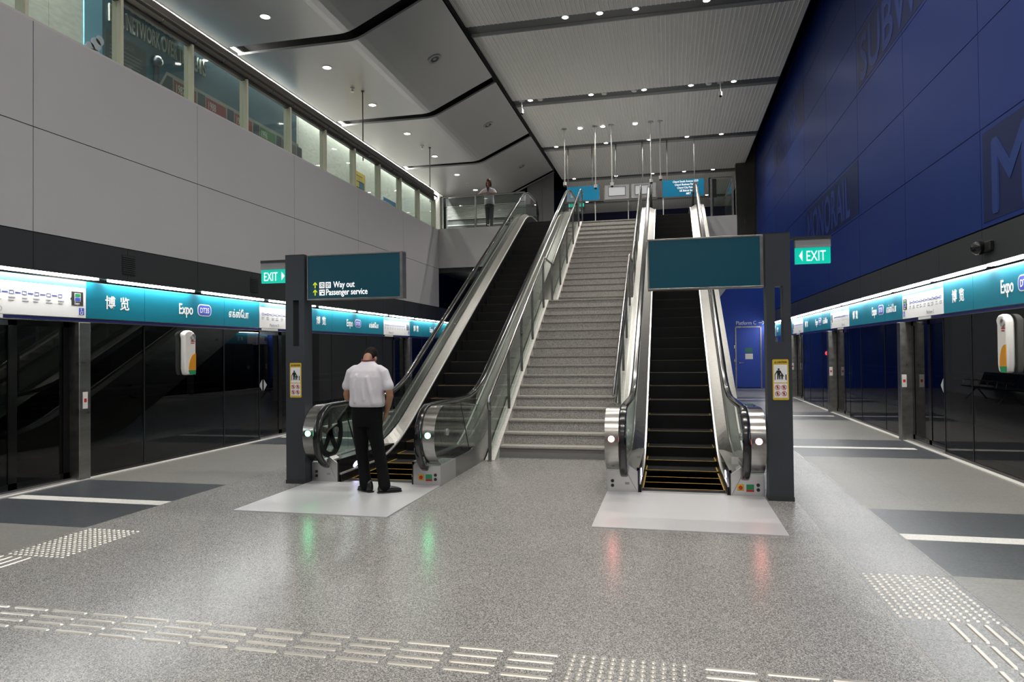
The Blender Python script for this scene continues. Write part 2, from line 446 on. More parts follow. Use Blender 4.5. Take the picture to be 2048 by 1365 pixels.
def studs_thing(label, x0, x1, y0, y1, nx, ny):
    pts = [(x0+(x1-x0)*(i+.5)/nx, y0+(y1-y0)*(j+.5)/ny) for i in range(nx) for j in range(ny)]
    pts.sort(key=lambda p: p[0]**2+p[1]**2)
    t = thing('tactile_stud_patch', label, 'tactile studs', ((x0+x1)/2, (y0+y1)/2, 0))
    for p in pts[:100]:
        m = MB(); stud(m, *p); m.build('stud', M_STUD, t, smooth=True)
    if len(pts) > 100:
        m = MB()
        for p in pts[100:]: stud(m, *p)
        m.build('studs', M_STUD, t, smooth=True, kind='stuff')
studs_thing('rectangle of steel warning studs on the floor at the right, beside the grey tiles', 1.37, 1.97, 4.79, 5.70, 11, 16)
studs_thing('rectangle of steel warning studs on the floor at the left, beside the dark tiles', -5.61, -5.01, 4.83, 5.73, 11, 16)
studs_thing('square of steel warning studs in the middle of the guide strip, bottom of the view', -.57, .08, 3.24, 3.87, 12, 12)

# ------------------------------------------------------------------ upper left wall (big lavender panels) and right blue wall
ZF0, ZF1, ZS, ZP = 2.775, 3.285, 4.633, 5.985
ys = [7.14+3.125*k for k in range(-6, 6)]; ys = [Y0]+[y for y in ys if Y0 < y < 22.7]+[22.9]
w = MB(); w.box(UL-.25, UL-.02, Y0, 22.9, ZF1, ZP-.002); struct('wall_left', w, M_GAP)
w = MB()
for a, b in zip(ys[:-1], ys[1:]):
    for z0, z1 in ((ZF1+.012, ZS-.006), (ZS+.006, ZP)):
        w.box(UL-.02, UL, a+.005, b-.005, z0, z1)
struct('wall_left', w, M_WHITEW, origin=(0,0,0))
cap = MB(); cap.box(UL-.25, UL-.0, Y0, 22.9, ZP, ZP+.03); struct('trim_3', cap, M_PALE)
def fascia(k, x, s, ys):
    m = MB()
    m.box(x, x-s*.3, Y0, Y1, ZF0+.03, ZF1-.0)
    for a, b in zip(ys[:-1], ys[1:]): m.box(x, x+s*.006, a+.004, b-.004, ZF0+.03, ZF1)
    struct('trim_%d' % k, m, M_FASC)
fy = [Y0]+[7.14+3.125*k/2 for k in range(-12, 17) if Y0 < 7.14+3.125*k/2 < Y1]+[Y1]
fascia(4, UL-.006, 1, fy)
fyr = [Y0]+[10.55+3.08*k/2 for k in range(-14, 14) if Y0 < 10.55+3.08*k/2 < Y1]+[Y1]
fascia(5, UR+.006, -1, fyr)
# left fascia vents
for yv, lab in ((8.72, 'small louvred vent high on the dark band at the left, nearest'), (11.9, 'small louvred vent on the dark band left of the green exit sign')):
    t = thing('fascia_vent', lab, 'vent', (UL, yv, 2.95))
    m = MB(); m.box(UL, UL+.006, yv-.13, yv+.13, 2.9, 3.2); m.build('backing', M_GAP, t)
    m = MB()
    for k in range(9): m.box(UL+.006, UL+.014, yv-.12, yv+.12, 2.92+.03*k, 2.935+.03*k)
    m.build('louvre', M_FASC, t)

zb = [3.30, 4.65, 5.99, 7.37, 8.70, 10.02, 11.35, 12.6]
yb = [10.55+3.075*k for k in range(-8, 9)]; yb = [Y0]+[y for y in yb if Y0 < y < 35]+[35.]
w = MB(); w.box(UR+.02, UR+.3, Y0, 35., zb[0], 12.6); struct('wall_right', w, M_GAP)
w = MB()
for a, b in zip(yb[:-1], yb[1:]):
    for z0, z1 in zip(zb[:-1], zb[1:]): w.box(UR, UR+.02, a+.006, b-.006, z0+.006, z1-.006)
struct('wall_right', w, M_BLUE, origin=(0,0,0))
# giant words on the blue wall: darker cells with paler letters
def wall_word(word, ya, yb_, z0, z1, label, hgt, tx, sp=1., start=.18):
    """ya = far edge (left as read), yb_ = near edge"""
    t = thing('wall_word', label, 'wall lettering', (UR, (ya+yb_)/2, z0))
    m = MB(); m.box(UR-.004, UR+.001, yb_+.03, ya-.03, z0+.07, z1-.07); m.build('dark_cell', M_BLUED, t)
    m = MB(); text(m, word, hgt, (UR-.0045, ya-start, z0+.17), (0,-1,0), UP, 'LEFT', tx, .001, sp, 0.)
    for q, (dy, dz) in enumerate(((.06, 0), (.03, .03), (.03, -.03))): text(m, word, hgt, (UR-.0045-.0012*(q+1), ya-start-dy, z0+.17+dz), (0,-1,0), UP, 'LEFT', tx, .001, sp, 0.)
    m.build('lettering', M_BLUEL, t)
wall_word('SUBWAY', 16.6, 10.6, 7.37, 8.70, 'huge word SUBWAY in dark cell on blue wall, near the ceiling', 1.36, .98)
wall_word('TERRANE', 28.9, 22.75, 8.70, 10.02, 'huge word TERRANE high on the far end of the blue wall', 1.36, .78)
wall_word('MONORAIL', 22.75, 16.68, 4.65, 5.99, 'huge word ending in RAIL low on the blue wall above the exit sign', 1.36, .72)
wall_word('METRO', 10.5, 4.4, 3.30, 4.65, 'huge letter M in a dark cell on the blue wall at the right edge', 1.36, 1.08)

# ------------------------------------------------------------------ end wall of the platform, blue, with its door
w = MB(); w.box(XL-4, 2.15, Y1, Y1+.2, 0, ZU-.31); w.box(2.15, 2.86, Y1, Y1+.2, 0, 6.3); w.box(2.86, 3.9, Y1, Y1+.2, 2.68, 6.3); w.box(3.9, XR+.0, Y1, Y1+.2, 0, 6.3)
w.box(XR, XR+4, Y1, Y1+.2, -.5, 6)
struct('wall_back', w, M_BLUEW)
d = MB(); d.box(2.87, 3.88, Y1-.0, Y1+.06, .03, 2.67)
door = struct('door_1', d, M_BLUEW, 'blue metal door at the far end of the right platform')
m = MB(); m.box(2.82, 2.87, Y1-.03, Y1+.1, 0, 2.72); m.box(3.88, 3.93, Y1-.03, Y1+.1, 0, 2.72); m.box(2.82, 3.93, Y1-.03, Y1+.1, 2.67, 2.72); m.build('door_frame', M_STEELD, door)
m = MB(); m.box(2.98, 3.16, Y1-.08, Y1-.05, 1.1, 1.13); m.box(2.98, 3.01, Y1-.05, Y1, 1.08, 1.15); m.build('door_handle', M_STEELW, door)
m = MB()
for zz in (1.15, 1.75): m.box(2.76, 2.80, Y1-.05, Y1, zz, zz+.14)
m.build('door_lock', M_STEELW, door)
t = thing('door_notice', 'green and white notices stuck on the blue end door', 'notice', (3.35, Y1, 1.3))
m = MB(); m.quadp((3.23, Y1-.001, 1.55), (1,0,0), UP, .32, .22); m.build('green_notice', mat('notice_green', (.03, .15, .12), .5), t)
m = MB(); m.quadp((3.24, Y1-.001, 1.27), (1,0,0), UP, .32, .24); m.build('white_notice', M_WPL, t)
m = MB(); text(m, 'Platform C', .23, (2.86, Y1-.001, 2.80), (1,0,0), UP, 'LEFT', .85)
m.quadp((4.02-.2, Y1-.001, 2.86), (1,0,0), UP, .16, .03); m.polyp((3.9, Y1-.001, 2.80), (1,0,0), UP, [(.05,0),(.10,0),(.19,.075),(.10,.15),(.05,.15),(.13,.075)])
o = m.build('platform_sign', M_WHT); tag(o, 'grey words Platform C with an arrow on the blue wall above the end door', 'wall lettering')
m = MB(); m.quadp((2.86, Y1-.001, 2.66), (1,0,0), UP, .2, .07, .02); o = m.build('door_plate', M_WPL); tag(o, 'small white plate above the blue end door', 'plate')

# hall behind the camera
w = MB(); w.box(-12.5, XR+4, Y0-.2, Y0, 0, 12.6); struct('wall_front', w, M_WHITEW)

# ------------------------------------------------------------------ platform screens
def screen_side(s, x, bays, offs, dw, names):
    """s = +1 faces +x (left platform), -1 faces -x"""
    for bi, (a, b) in enumerate(bays):
        t = thing('platform_screen_door', names[bi], 'platform screen door', (x, (a+b)/2, 0))
        fx = lambda v: x + s*v
        seams = [a, a+offs[0], a+offs[1], a+offs[2]]
        for p, q in zip(seams[:-1], seams[1:]):
            m = MB(); m.box(fx(-.02), fx(.0), p+.012, q-.012, .05, 2.17); m.build('glass_panel', M_PSD, t)
        m = MB()
        for p in seams[1:]: m.box(fx(-.03), fx(.006), p-.011, p+.011, .012, 2.17)
        m.build('joint_strip', M_SKIRT, t)
        m = MB(); m.box(fx(-.04), fx(.012), a, seams[3], .012, .05); m.build('bottom_rail', M_SKIRT, t)
        # door leaf set back, with dark stiles
        p, q = seams[3], b-.19
        m = MB(); m.box(fx(-.10), fx(-.08), p+.1, q-.1, .06, 2.12); lf = m.build('door_leaf', M_PSD, t)
        m = MB()
        for u0, u1 in ((p, p+.1), ((p+q)/2-.06, (p+q)/2+.06), (q-.1, q)): m.box(fx(-.12), fx(-.07), u0, u1, .04, 2.17)
        m.box(fx(-.12), fx(-.07), p, q, 2.10, 2.17); m.box(fx(-.12), fx(-.07), p, q, .04, .12)
        m.build('leaf_frame', M_BLKG, t)
        m = MB(); m.box(fx(-.14), fx(.04), p, q, .012, .035); m.build('threshold', M_ALU, t)
        cy = p+.25; r, u = (0, s, 0), UP
        m = MB(); m.polyp((fx(-.079), cy, 1.08), r, u, [(-.135,0),(-.025,-.115),(-.025,.115)]); m.polyp((fx(-.079), cy, 1.08), r, u, [(.135,0),(.025,.115),(.025,-.115)])
        m.build('door_arrow_sticker', M_GREY, t)
        # stainless post with its release label
        pr = .09 if s > 0 else .12
        m = MB(); m.box(fx(-.12), fx(pr), b-.19, b-.0, .0, 2.17); m.build('frame_post', M_STEELD, t, bevel=.008)
        lo_, lr = ((fx(.091), b-.095-.04, .98), r) if s > 0 else ((fx(.105), b-.191, .98), (1, 0, 0))
        m = MB(); m.quadp(lo_, lr, u, .08, .23); l = m.build('release_label', M_WPL, t)
        q_ = Vector(lo_)+Vector(lr)*.02+Vector((0, 0, .09))+Vector(lr).cross(Vector(u))*.003
        m = MB(); m.quadp(q_, lr, u, .04, .05); m.build('red_mark', M_RED, l)
        m = MB(); m.box(fx(-.1), fx(.03), a, b, 2.17, 2.185); m.box(fx(-.1), fx(.03), a, b, 2.222, 2.232); m.build('edge_bead', M_STEELW, t)
        m = MB(); m.box(fx(-.1), fx(.022), a, b, 2.185, 2.222); m.build('header_rail', M_NAVY, t)
        m = MB(); m.box(fx(.022), fx(.034), p+(.05 if s > 0 else .45), p+.57+(.05 if s > 0 else .45), 2.183, 2.226); m.build('door_light', M_WPL, t)
LB = [(-4.06, 2.0), (2.0, 8.04), (8.04, 14.13), (14.13, 20.3), (20.3, 26.3), (26.3, 32.)]
RB = [(-3.7, 2.25), (2.25, 8.2), (8.2, 14.11), (14.11, 20.0), (20.0, 25.9), (25.9, 31.9)]
ordn = ['bay behind the camera position', 'nearest', 'second nearest', 'third nearest', 'fourth nearest', 'farthest']
screen_side(1, XL, LB, (1.1, 3.06, 4.17), 0, ['dark glass platform screen bay on the left side, %s of the row' % w_ for w_ in ordn])
screen_side(-1, XR, RB, (1.17, 2.96, 4.0), 0, ['dark glass platform screen bay on the right side, %s of the row' % w_ for w_ in ordn])

# station name boards, route maps and the light tubes over them
def logo_box(mb_w, mb_b, mb_t, o, r, size, txt):
    """rounded box with a code in it; o = lower left corner"""
    o = Vector(o); r = Vector(r); u = Vector(UP)
    def rr(w, h, rad, dx, dy):
        pts = []
        for sx, sy, a0 in ((1,1,0),(0,1,90),(0,0,180),(1,0,270)):
            for k in range(5):
                a = math.radians(a0+22.5*k); pts.append((dx+(w-rad if sx else rad)+rad*math.cos(a), dy+(h-rad if sy else rad)+rad*math.sin(a)))
        return pts
    w, h = size
    mb_w.polyp(o, r, u, rr(w, h, h*.38, 0, 0), .003)
    mb_b.polyp(o+r.cross(u)*.0032, r, u, rr(w-h*.16, h-h*.16, h*.31, h*.08, h*.08), .002)
    text(mb_t, txt, h*.62, o+r*(w/2)+u*(h*.28)+r.cross(u)*.0056, r, u, 'CENTER', .82, .0006, 1., .015)
def name_board(s, x, a, b, seams, label):
    t = thing('station_name_sign', label, 'station sign', (x, (a+b)/2, 2.23))
    fx = x + s*.0; r = (0, s, 0); st, en = (a, b) if s > 0 else (b, a); q = [a]+seams+[b]
    for p0, p1 in zip(q[:-1], q[1:]):
        m = MB(); m.box(x-s*.08, x+s*.012, p0+.004, p1-.004, 2.234, 2.745); m.build('sign_panel', M_TEALS, t)
    wt, bl, bt, cn, tm = MB(), MB(), MB(), MB(), MB(); X = x+s*.0125
    at = lambda d, z: (X, st+s*d, z)
    text(cn, '博', .205, at(.33, 2.40), r, UP, 'LEFT', .95, .0015, 1., .012); text(cn, '览', .205, at(.60, 2.40), r, UP, 'LEFT', .95, .0015, 1., .012)
    L_ = abs(en-st); e0 = 1.86 if s > 0 else 1.93
    text(wt, 'Expo', .25, at(e0, 2.395), r, UP, 'LEFT', .70, .0015, .98, .012)
    logo_box(wt, bl, bt, at(e0+.47, 2.38), r, (.36, .205), 'DT35')
    d = L_-.98; n0 = 0
    for ch in ('எ', 'க்', 'ஸ்', 'ேபா'):
        n0 = len(tm.v); text(tm, ch, .19, at(d, 2.40), r, UP, 'LEFT', .62, .0015, 1., .008)
        d = max(abs(v[1]-st) for v in tm.v[n0:])+.012
    cn.build('chinese_name', M_WHT, t); tm.build('tamil_name', M_WHT, t)
    wl = wt.build('english_name', M_WHT, t); bb = bl.build('code_box', M_BLUEP, t); bt.build('code_text', M_WHT, bb)
def route_map(s, x, a, b, label, plat):
    t = thing('route_map_sign', label, 'route map', (x, (a+b)/2, 2.23))
    r = (0, s, 0); st = a if s > 0 else b; W = b-a; X = x+s*.0125
    at = lambda d, z, e=0.: (X+s*e, st+s*d, z)
    m = MB(); m.box(x-s*.08, x+s*.012, a+.004, b-.004, 2.234, 2.745); m.build('sign_panel', M_WHT, t)
    m = MB(); m.quadp(at(.0, 2.655), r, UP, W, .09); m.build('blue_header', mat('header_cyan', (.10, .42, .62), .4), t)
    bl, gr = MB(), MB()
    n = 9; fl_ = s > 0
    e0, e1 = (.12, W-.42) if fl_ else (.42, W-.12)
    for k in range(n):
        d = e0+(e1-e0)*k/(n-1)
        if k < n-1: bl.quadp(at(d+.05, 2.503), r, UP, (e1-e0)/(n-1)-.1, .012)
        bl.quadp(at(d-.03, 2.53), r, UP, .06, .004); bl.quadp(at(d-.03, 2.488), r, UP, .06, .004); bl.quadp(at(d-.03, 2.488), r, UP, .004, .045); bl.quadp(at(d+.026, 2.488), r, UP, .004, .045)
        for q in range(2): gr.quadp(at(d-.05+.01*(k % 3), 2.44-.035*q), r, UP, .09-.02*((k+q) % 2), .012)
    bl.build('line_diagram', M_BLUEP, t)
    text(gr, plat, .085, at(.36 if fl_ else W-.75, 2.27), r, UP, 'LEFT', .9, .001); gr.build('small_print', M_GREY, t)
    k0 = W-.24 if fl_ else .05
    m = MB(); m.quadp(at(k0, 2.40), r, UP, .19, .19)
    m.polyp(at(k0+(0 if fl_ else .19), 2.49), r, UP, [(0,.02),(-.02 if fl_ else .02,0),(0,-.02)]); bx = m.build('here_box', M_DKP, t)
    g, w_, b_ = MB(), MB(), MB()
    w_.quadp(at(k0+.045, 2.455, .0035), r, UP, .1, .115, .001); g.quadp(at(k0+.052, 2.515, .005), r, UP, .086, .048, .001); b_.quadp(at(k0+.052, 2.462, .005), r, UP, .086, .046, .001)
    text(w_, 'Expo', .05, at(k0+.045, 2.413, .0035), r, UP, 'LEFT', .8, .0005)
    w_.build('box_print', M_WHT, bx); g.build('green_code', M_GRN, bx); b_.build('blue_code', M_BLUEP, bx)
    m = MB(); m.quadp(at(W-.12 if fl_ else .04, 2.275), r, UP, .085, .095); ac = m.build('access_square', M_BLUEP, t)
    m = MB(); c0 = W-.12 if fl_ else .04
    m.disc(at(c0+.035, 2.355, .0032), (s,0,0), .009, 10, .001); m.ring(at(c0+.042, 2.303, .0032), (s,0,0), .016, .024, 16, .001)
    m.quadp(at(c0+.031, 2.31, .0032), r, UP, .01, .04, .001); m.quadp(at(c0+.04, 2.318, .0032), r, UP, .03, .007, .001); m.build('wheelchair_mark', M_WHT, ac)
ln = ['nearest', 'second from the near end', 'third from the near end', 'fourth from the near end', 'farthest']
for k, (a, b) in enumerate(LB[1:]):
    A = a; Bm = a+4.17 if k else 6.1
    name_board(1, XL, A, Bm, [A+1.1, A+3.06] if k else [3.1, 5.06], 'teal Expo station name board over the left screens, %s' % ln[k])
    route_map(1, XL, Bm, b, 'white route map board over the left screens, %s' % ln[k], 'Platform D')
for k, (a, b) in enumerate(RB[1:]):
    A = a; Bm = b-1.97
    name_board(-1, XR, A, Bm, [A+1.1, A+2.85], 'teal Expo station name board over the right screens, %s' % ln[k])
    route_map(-1, XR, Bm, b, 'white route map board over the right screens, %s' % ln[k], 'Platform C')
def tubes(s, x, ends, label):
    for k, (a, b) in enumerate(ends):
        t = thing('strip_light', label % ('%s of the row' % (['nearest', 'second', 'third', 'fourth', 'fifth', 'sixth', 'seventh', 'eighth', 'ninth', 'tenth', 'eleventh', 'twelfth', 'thirteenth', 'fourteenth', 'fifteenth', 'sixteenth', 'seventeenth', 'eighteenth', 'nineteenth', 'twentieth'][k])), 'strip light', (x, (a+b)/2, 2.76))
        m = MB(); m.box(x-s*.06, x+s*.13, a-.06, b+.06, 2.80, 2.806); m.build('housing', M_FASC, t)
        m = MB(); pts = []
        m.prism([(x+s*.03, a+.12), (x+s*.06, a+.03), (x+s*.09, a), (x+s*.115, a+.03), (x+s*.125, a+.12), (x+s*.125, b-.12), (x+s*.115, b-.03), (x+s*.09, b), (x+s*.06, b-.03), (x+s*.03, b-.12)], 'z', 2.772, 2.799); m.build('tube', M_TUBE, t)
tl = [(2.2+2.06*k-.0, 2.2+2.06*k+1.86) for k in range(3)]+[(8.33+2.05*k, 8.33+2.05*k+1.86) for k in range(12)]
tubes(1, XL, tl, 'white light tube above the left platform signs, %s')
tr = [(2.22+2.06*k, 2.22+2.06*k+1.96) for k in range(15)]
tubes(-1, XR, tr, 'white light tube above the right platform signs, %s')

# tunnels behind the screens
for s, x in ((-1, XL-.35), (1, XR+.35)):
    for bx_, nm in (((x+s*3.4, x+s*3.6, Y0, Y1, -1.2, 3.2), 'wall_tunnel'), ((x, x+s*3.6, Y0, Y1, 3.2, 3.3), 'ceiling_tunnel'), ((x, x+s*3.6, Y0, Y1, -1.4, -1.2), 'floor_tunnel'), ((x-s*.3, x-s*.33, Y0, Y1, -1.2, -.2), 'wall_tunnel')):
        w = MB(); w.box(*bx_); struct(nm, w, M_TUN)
    m = MB()
    for zz in (.78, .98): m.box(x+s*3.3, x+s*3.4, Y0, Y1, zz, zz+.05)
    o = m.build('cable_rail', M_STEELD); tag(o, 'metal cable tray along the %s tunnel wall, seen through the dark glass' % ('left' if s < 0 else 'right'), 'cable tray')
    for k in range(5):  # lamps added out of sight behind the header to brighten the tunnel
        t = thing('tunnel_fill_lamp', 'added hidden tunnel lamp behind the %s screens, number %s from the near end' % ('left' if s < 0 else 'right', ['one','two','three','four','five'][k]), 'lamp', (x+s*3.35, 5+6*k, 2.85))
        m = MB(); m.box(x+s*3.2, x+s*3.4, 4.6+6*k, 5.4+6*k, 2.85, 2.95); m.build('lens', emit('tunnel_glow', (1, .95, .85), 9.), t)
t = thing('signal_lamp', 'red signal light in the right tunnel, seen through the glass', 'signal', (6.0, 29., 1.5))
m = MB(); m.box(5.85, 6.15, 29.05, 29.2, 1.2, 1.9); m.tube([(6,29.12,-1.2),(6,29.12,1.2)], .05); m.build('signal_case', M_BLK2, t)
m = MB(); m.disc((6., 29.05, 1.52), (0,-1,0), .085, 20, .03); m.build('lens', M_SIG, t)

# white cabinets on the glass
def cabinet(s, x, y, label):
    t = thing('wall_cabinet', label, 'wall unit', (x, y, 1.37)); r = (0, s, 0)
    W, Hh = .27, .75; st = y-s*W/2
    prof = [(.03,0),(W-.03,0)]+[(W,.1),(W,Hh-.12)]+[(W-.155+.155*math.cos(a), Hh-.12+.12*math.sin(a)) for a in [PI*k/8 for k in range(1,8)]]+[(0,Hh-.14),(0,.1)]
    m = MB(); m.polyp((x, st, 1.37), r, UP, prof, .10); m.build('case', M_WPL, t, bevel=.025, smooth=True)
    X = x+s*.101
    curve = [(W-.015, .36)]+[(W-.02-.165*math.sin(a)**.9, .36-.28*(1-math.cos(a))) for a in [PI/2*k/8 for k in range(1,9)]]
    m = MB(); m.polyp((X, st, 1.37), r, UP, curve+[(W-.015,.08)], .008); m.build('orange_panel', M_ORG, t)
    m = MB(); m.polyp((X, st, 1.37), r, UP, [(.12,.005),(W-.02,.005),(W-.015,.08),(W-.19,.08)], .008); m.build('green_panel', M_GRN, t)
    m = MB(); m.ring((X, st+s*W/2+s*.05, 1.37+.64), (s,0,0), .035, .055, 20, .015); m.build('grip_ring', M_GPL, t)
    m = MB()
    for q in range(2): m.quadp((X, st+s*.14, 1.37+.56-.03*q), r, UP, .1-.02*q, .012)
    m.build('red_print', M_RED, t)
cabinet(1, XL+.0, 10.08, 'white curved wall cabinet with orange and green corner on the left glass screen')
cabinet(-1, XR-.0, 10.0, 'white curved wall cabinet with orange and green corner on the right glass screen')
t = thing('dome_camera', 'black dome camera on the dark band at the right edge', 'camera', (UR, 10.2, 3.0))
m = MB(); m.box(UR-.05, UR, 10.2, 10.42, 2.97, 3.1); m.build('mount', M_BLK2, t, bevel=.01)
m = MB(); m.ball((UR-.08, 10.45, 3.04), .10, 16); m.build('dome', M_BLKG, t, smooth='all')

# ------------------------------------------------------------------ upper level
LVL = ZU
s_ = MB(); s_.box(-11.4, UL-.25, Y0, 34., ZU-.3, ZU); struct('floor_upper', s_, M_TOP)
s_ = MB(); s_.prism([(UL-.25, ZU-.3), (UL, ZU-.3), (-2.84, ZU-.3), (-.80, ZU-.3), (2.15, ZU-.3), (2.15, ZU), (UL-.25, ZU)], 'y', 22.96, 46.); struct('floor_upper', s_, M_TOP)
# balcony fronts
w = MB(); w.box(UL, -2.9, 22.9, 22.96, 4.66, 6.03); struct('wall_balcony', w, M_PALE)
w = MB(); w.box(UL, -2.9, 22.961, 30., 4.5, 4.66); struct('ceiling_balcony', w, M_FASC)
w = MB(); w.prism([(.2, 5.98), (2.13, 5.98), (2.13, 4.1), (1.55, 3.35), (.2, 3.35)], 'y', 22.86, 22.94); struct('wall_balcony', w, M_PALE)
w = MB(); w.box(2.07, 2.13, 22.94, 31.9, 4.1, 5.98); struct('wall_balcony', w, M_PALE)
w = MB(); w.box(-6.9, -5.4, 22.97, 24.0, ZU, 6.0); struct('floor_step', w, M_TOP)

# under the head of the stairs: core wall, added lamps and the bench that the right screens reflect
w = MB(); w.box(-3.6, -1.9, 22.6, 30., 0, 5.05); struct('wall_core', w, M_PALE)
t = thing('platform_bench', 'dark steel bench behind the stairs, reflected in the right glass screens', 'bench', (-1.3, 24.2, 0))
for k in range(5):
    y = 22.9+.6*k
    m = MB(); m.prism([(-1.55, .40), (-1.02, .45), (-1.0, .43), (-1.0, .41), (-1.54, .37)], 'y', y, y+.56); m.build('seat', M_SKIRT, t)
    m = MB(); m.prism([(-1.58, .46), (-1.72, .86), (-1.70, .87), (-1.55, .46)], 'y', y, y+.56); m.build('backrest', M_SKIRT, t)
for k in range(6):
    y = 22.88+.6*k; m = MB(); m.tube([(-1.56, y, .42), (-1.5, y, .62), (-1.1, y, .62), (-1.06, y, .44)], .014, 6); m.build('armrest', M_STEELD, t)
for y in (23.2, 25.5):
    m = MB(); m.tube([(-1.62, y, .0), (-1.35, y, .36)], .022, 8); m.tube([(-1.0, y, .0), (-1.3, y, .36)], .022, 8); m.build('leg', M_STEELD, t)
m = MB(); m.box(-1.36, -1.28, 22.9, 25.9, .33, .37); m.build('beam', M_STEELD, t)

# gallery glass balustrade along the left wall
t = thing('gallery_balustrade', 'long glass balustrade with cream posts along the top of the left wall', 'balustrade', (UL, 11, ZP))
py = [7.05+1.556*k for k in range(-5, 11)]
for y in py:
    m = MB(); m.box(UL-.16, UL-.0, y-.025, y+.025, ZP+.03, 7.0); m.build('post', M_CREAM, t)
for a, b in zip(py[:-1], py[1:]):
    m = MB(); m.box(UL-.09, UL-.075, a+.03, b-.03, ZP+.03, 6.96); m.build('glass_pane', M_PANEG, t)
m = MB(); m.box(UL-.12, UL-.04, py[0], py[-1], 6.97, 7.325); m.tube([(UL+.05, py[0], 7.11), (UL+.05, py[-1], 7.11)], .032, 10)
m.build('top_rail', mat('rail_bronze', (.10, .09, .075), .4, .4), t, smooth=True)
for y in [py[0]+.78*k for k in range(1, 31)]:
    m = MB(); m.tube([(UL-.04, y, 7.03), (UL+.03, y, 7.03), (UL+.05, y, 7.09)], .01, 6); m.build('rail_bracket', M_STEELW, t)

# gallery back wall, tiles, mural, posters
GW = -11.2
w = MB()
for k in range(26): w.box(GW-.1, GW, -12+1.77*k+.004, -12+1.77*(k+1)-.004, ZU, 7.78)
for k in range(26): w.box(GW-.1, GW, -12+1.77*k+.004-.5, -12+1.77*(k+1)-.504, 7.79, 9.7)
struct('wall_gallery', w, M_CONC, origin=(0,0,0))
# flat and sloping left ceiling between open slots
ZL = 9.68
prof = [(-11.1, ZL), (-7.95, ZL), (-7.8, ZL+.012), (-7.66, ZL+.04), (-7.5, ZL+.098), (-5.53, 10.68)]
top = [(a, b+.06) for a, b in prof]
sl = [15.92+5.96*k for k in range(-5, 4)]
edges = [Y0]+[v for y in sl for v in (y-.23, y+.23)]+[33.98]
for i in range(0, len(edges), 2):
    c = MB(); c.strip(prof, top, 'y', edges[i], edges[i+1]); struct('ceiling', c, M_CEIL)
w = MB(); w.strip([(a, b+.35) for a, b in prof], [(a, b+.4) for a, b in prof], 'y', Y0, 34.); struct('ceiling_void', w, M_BLK)
w = MB(); w.box(-11.4, -11.3, Y0, 34., 9.7, 10.2); w.box(-5.56, -5.53, Y0, 34., 10.68, 11.3); struct('wall_void', w, M_BLK)
# cove light behind the ceiling edge
t = thing('cove_light', 'continuous light strip in the cove along the gallery wall', 'strip light', (-11.16, 10, 9.76))
m = MB(); m.box(-11.2, -11.13, Y0, 33.9, 9.86, 9.90); m.build('housing', M_PALE, t)
m = MB(); m.box(-11.185, -11.14, Y0, 33.9, 9.80, 9.855); m.build('tube', M_COVE, t)

# central slatted ceiling in bays between recessed bands
ZC, CX0, CX1 = 10.93, -5.52, 3.74
bands = [18.95+5.94*k for k in range(-5, 5)]; HB = .29
edges = [Y0]+[v for y in bands for v in (y-HB, y+HB)]+[46.]
for i in range(0, len(edges), 2):
    c = MB(); c.box(CX0, CX1, edges[i], edges[i+1], ZC, ZC+.06)
    c.cur = 1
    n = int((CX1-CX0)/.124)
    for k in range(n): c.box(CX0+.06+.124*k, CX0+.06+.124*k+.022, edges[i], edges[i+1], ZC-.012, ZC)
    struct('ceiling', c, [M_SLAT, M_RIB])
for y in bands:
    c = MB(); c.box(CX0, CX1, y-HB, y+HB, ZC+.03, ZC+.07)
    c.cur = 1; c.prism([(y+HB-.02, ZC-.03), (y+HB+.02, ZC-.03), (y+HB+.02, ZC+.05), (y+HB-.10, ZC+.05)], 'x', CX0, CX1)
    struct('ceiling_band', c, [M_BAND, M_BANDL])
w = MB(); w.box(CX1, CX1+.02, Y0, 46., ZC, 12.4); w.box(-5.6, XR+.4, Y0, 46., 12.4, 12.6); struct('ceiling_void', w, M_BLK)
# walls closing the far end of the upper level
w = MB(); w.box(-12, XR+.4, 46., 46.2, ZU-.5, 12.6); struct('wall_back', w, mat('navy_wall', (.006, .012, .07), .5))
w = MB()
for a, b in ((-6.9, -6.14), (-6.12, -5.56)): w.prism([(a, ZU), (b, ZU), (b, 9.68+max(0, (b+7.6))*.5-.05), (a, 9.68+max(0, (a+7.6))*.5-.05)], 'y', 33.9, 34.)
w.box(-11.3, -6.9, 33.9, 34., 9.25, 9.68); w.box(-11.3, -6.9, 33.96, 34.02, ZU, 9.25)
struct('wall_back', w, mat('grey_cladding', (.10, .10, .105), .4))
w = MB(); w.box(UR, UR+.2, 35., 46., ZU-2, 12.4); struct('wall_right', w, M_BLK)
w = MB(); w.box(3.3, UR, 35.6, 36., 0, 12.); struct('wall_back', w, mat('grey_shaft', (.05, .05, .045), .6))
t = thing('louvre_vent', 'bright horizontal louvre slats on the wall behind the person on the balcony', 'louvres', (-9.3, 33.9, 8.4))
for k in range(10):
    m = MB(); m.box(-11.1, -7.0, 33.80, 33.86, 8.55+.072*k, 8.58+.072*k); m.build('slat', M_WPL, t)
m = MB(); m.box(-11.1, -7.0, 33.83, 33.86, 8.22, 8.27); m.box(-11.1, -7., 33.83, 33.86, 7.6, 8.05); m.build('lower_band', M_PALE, t)

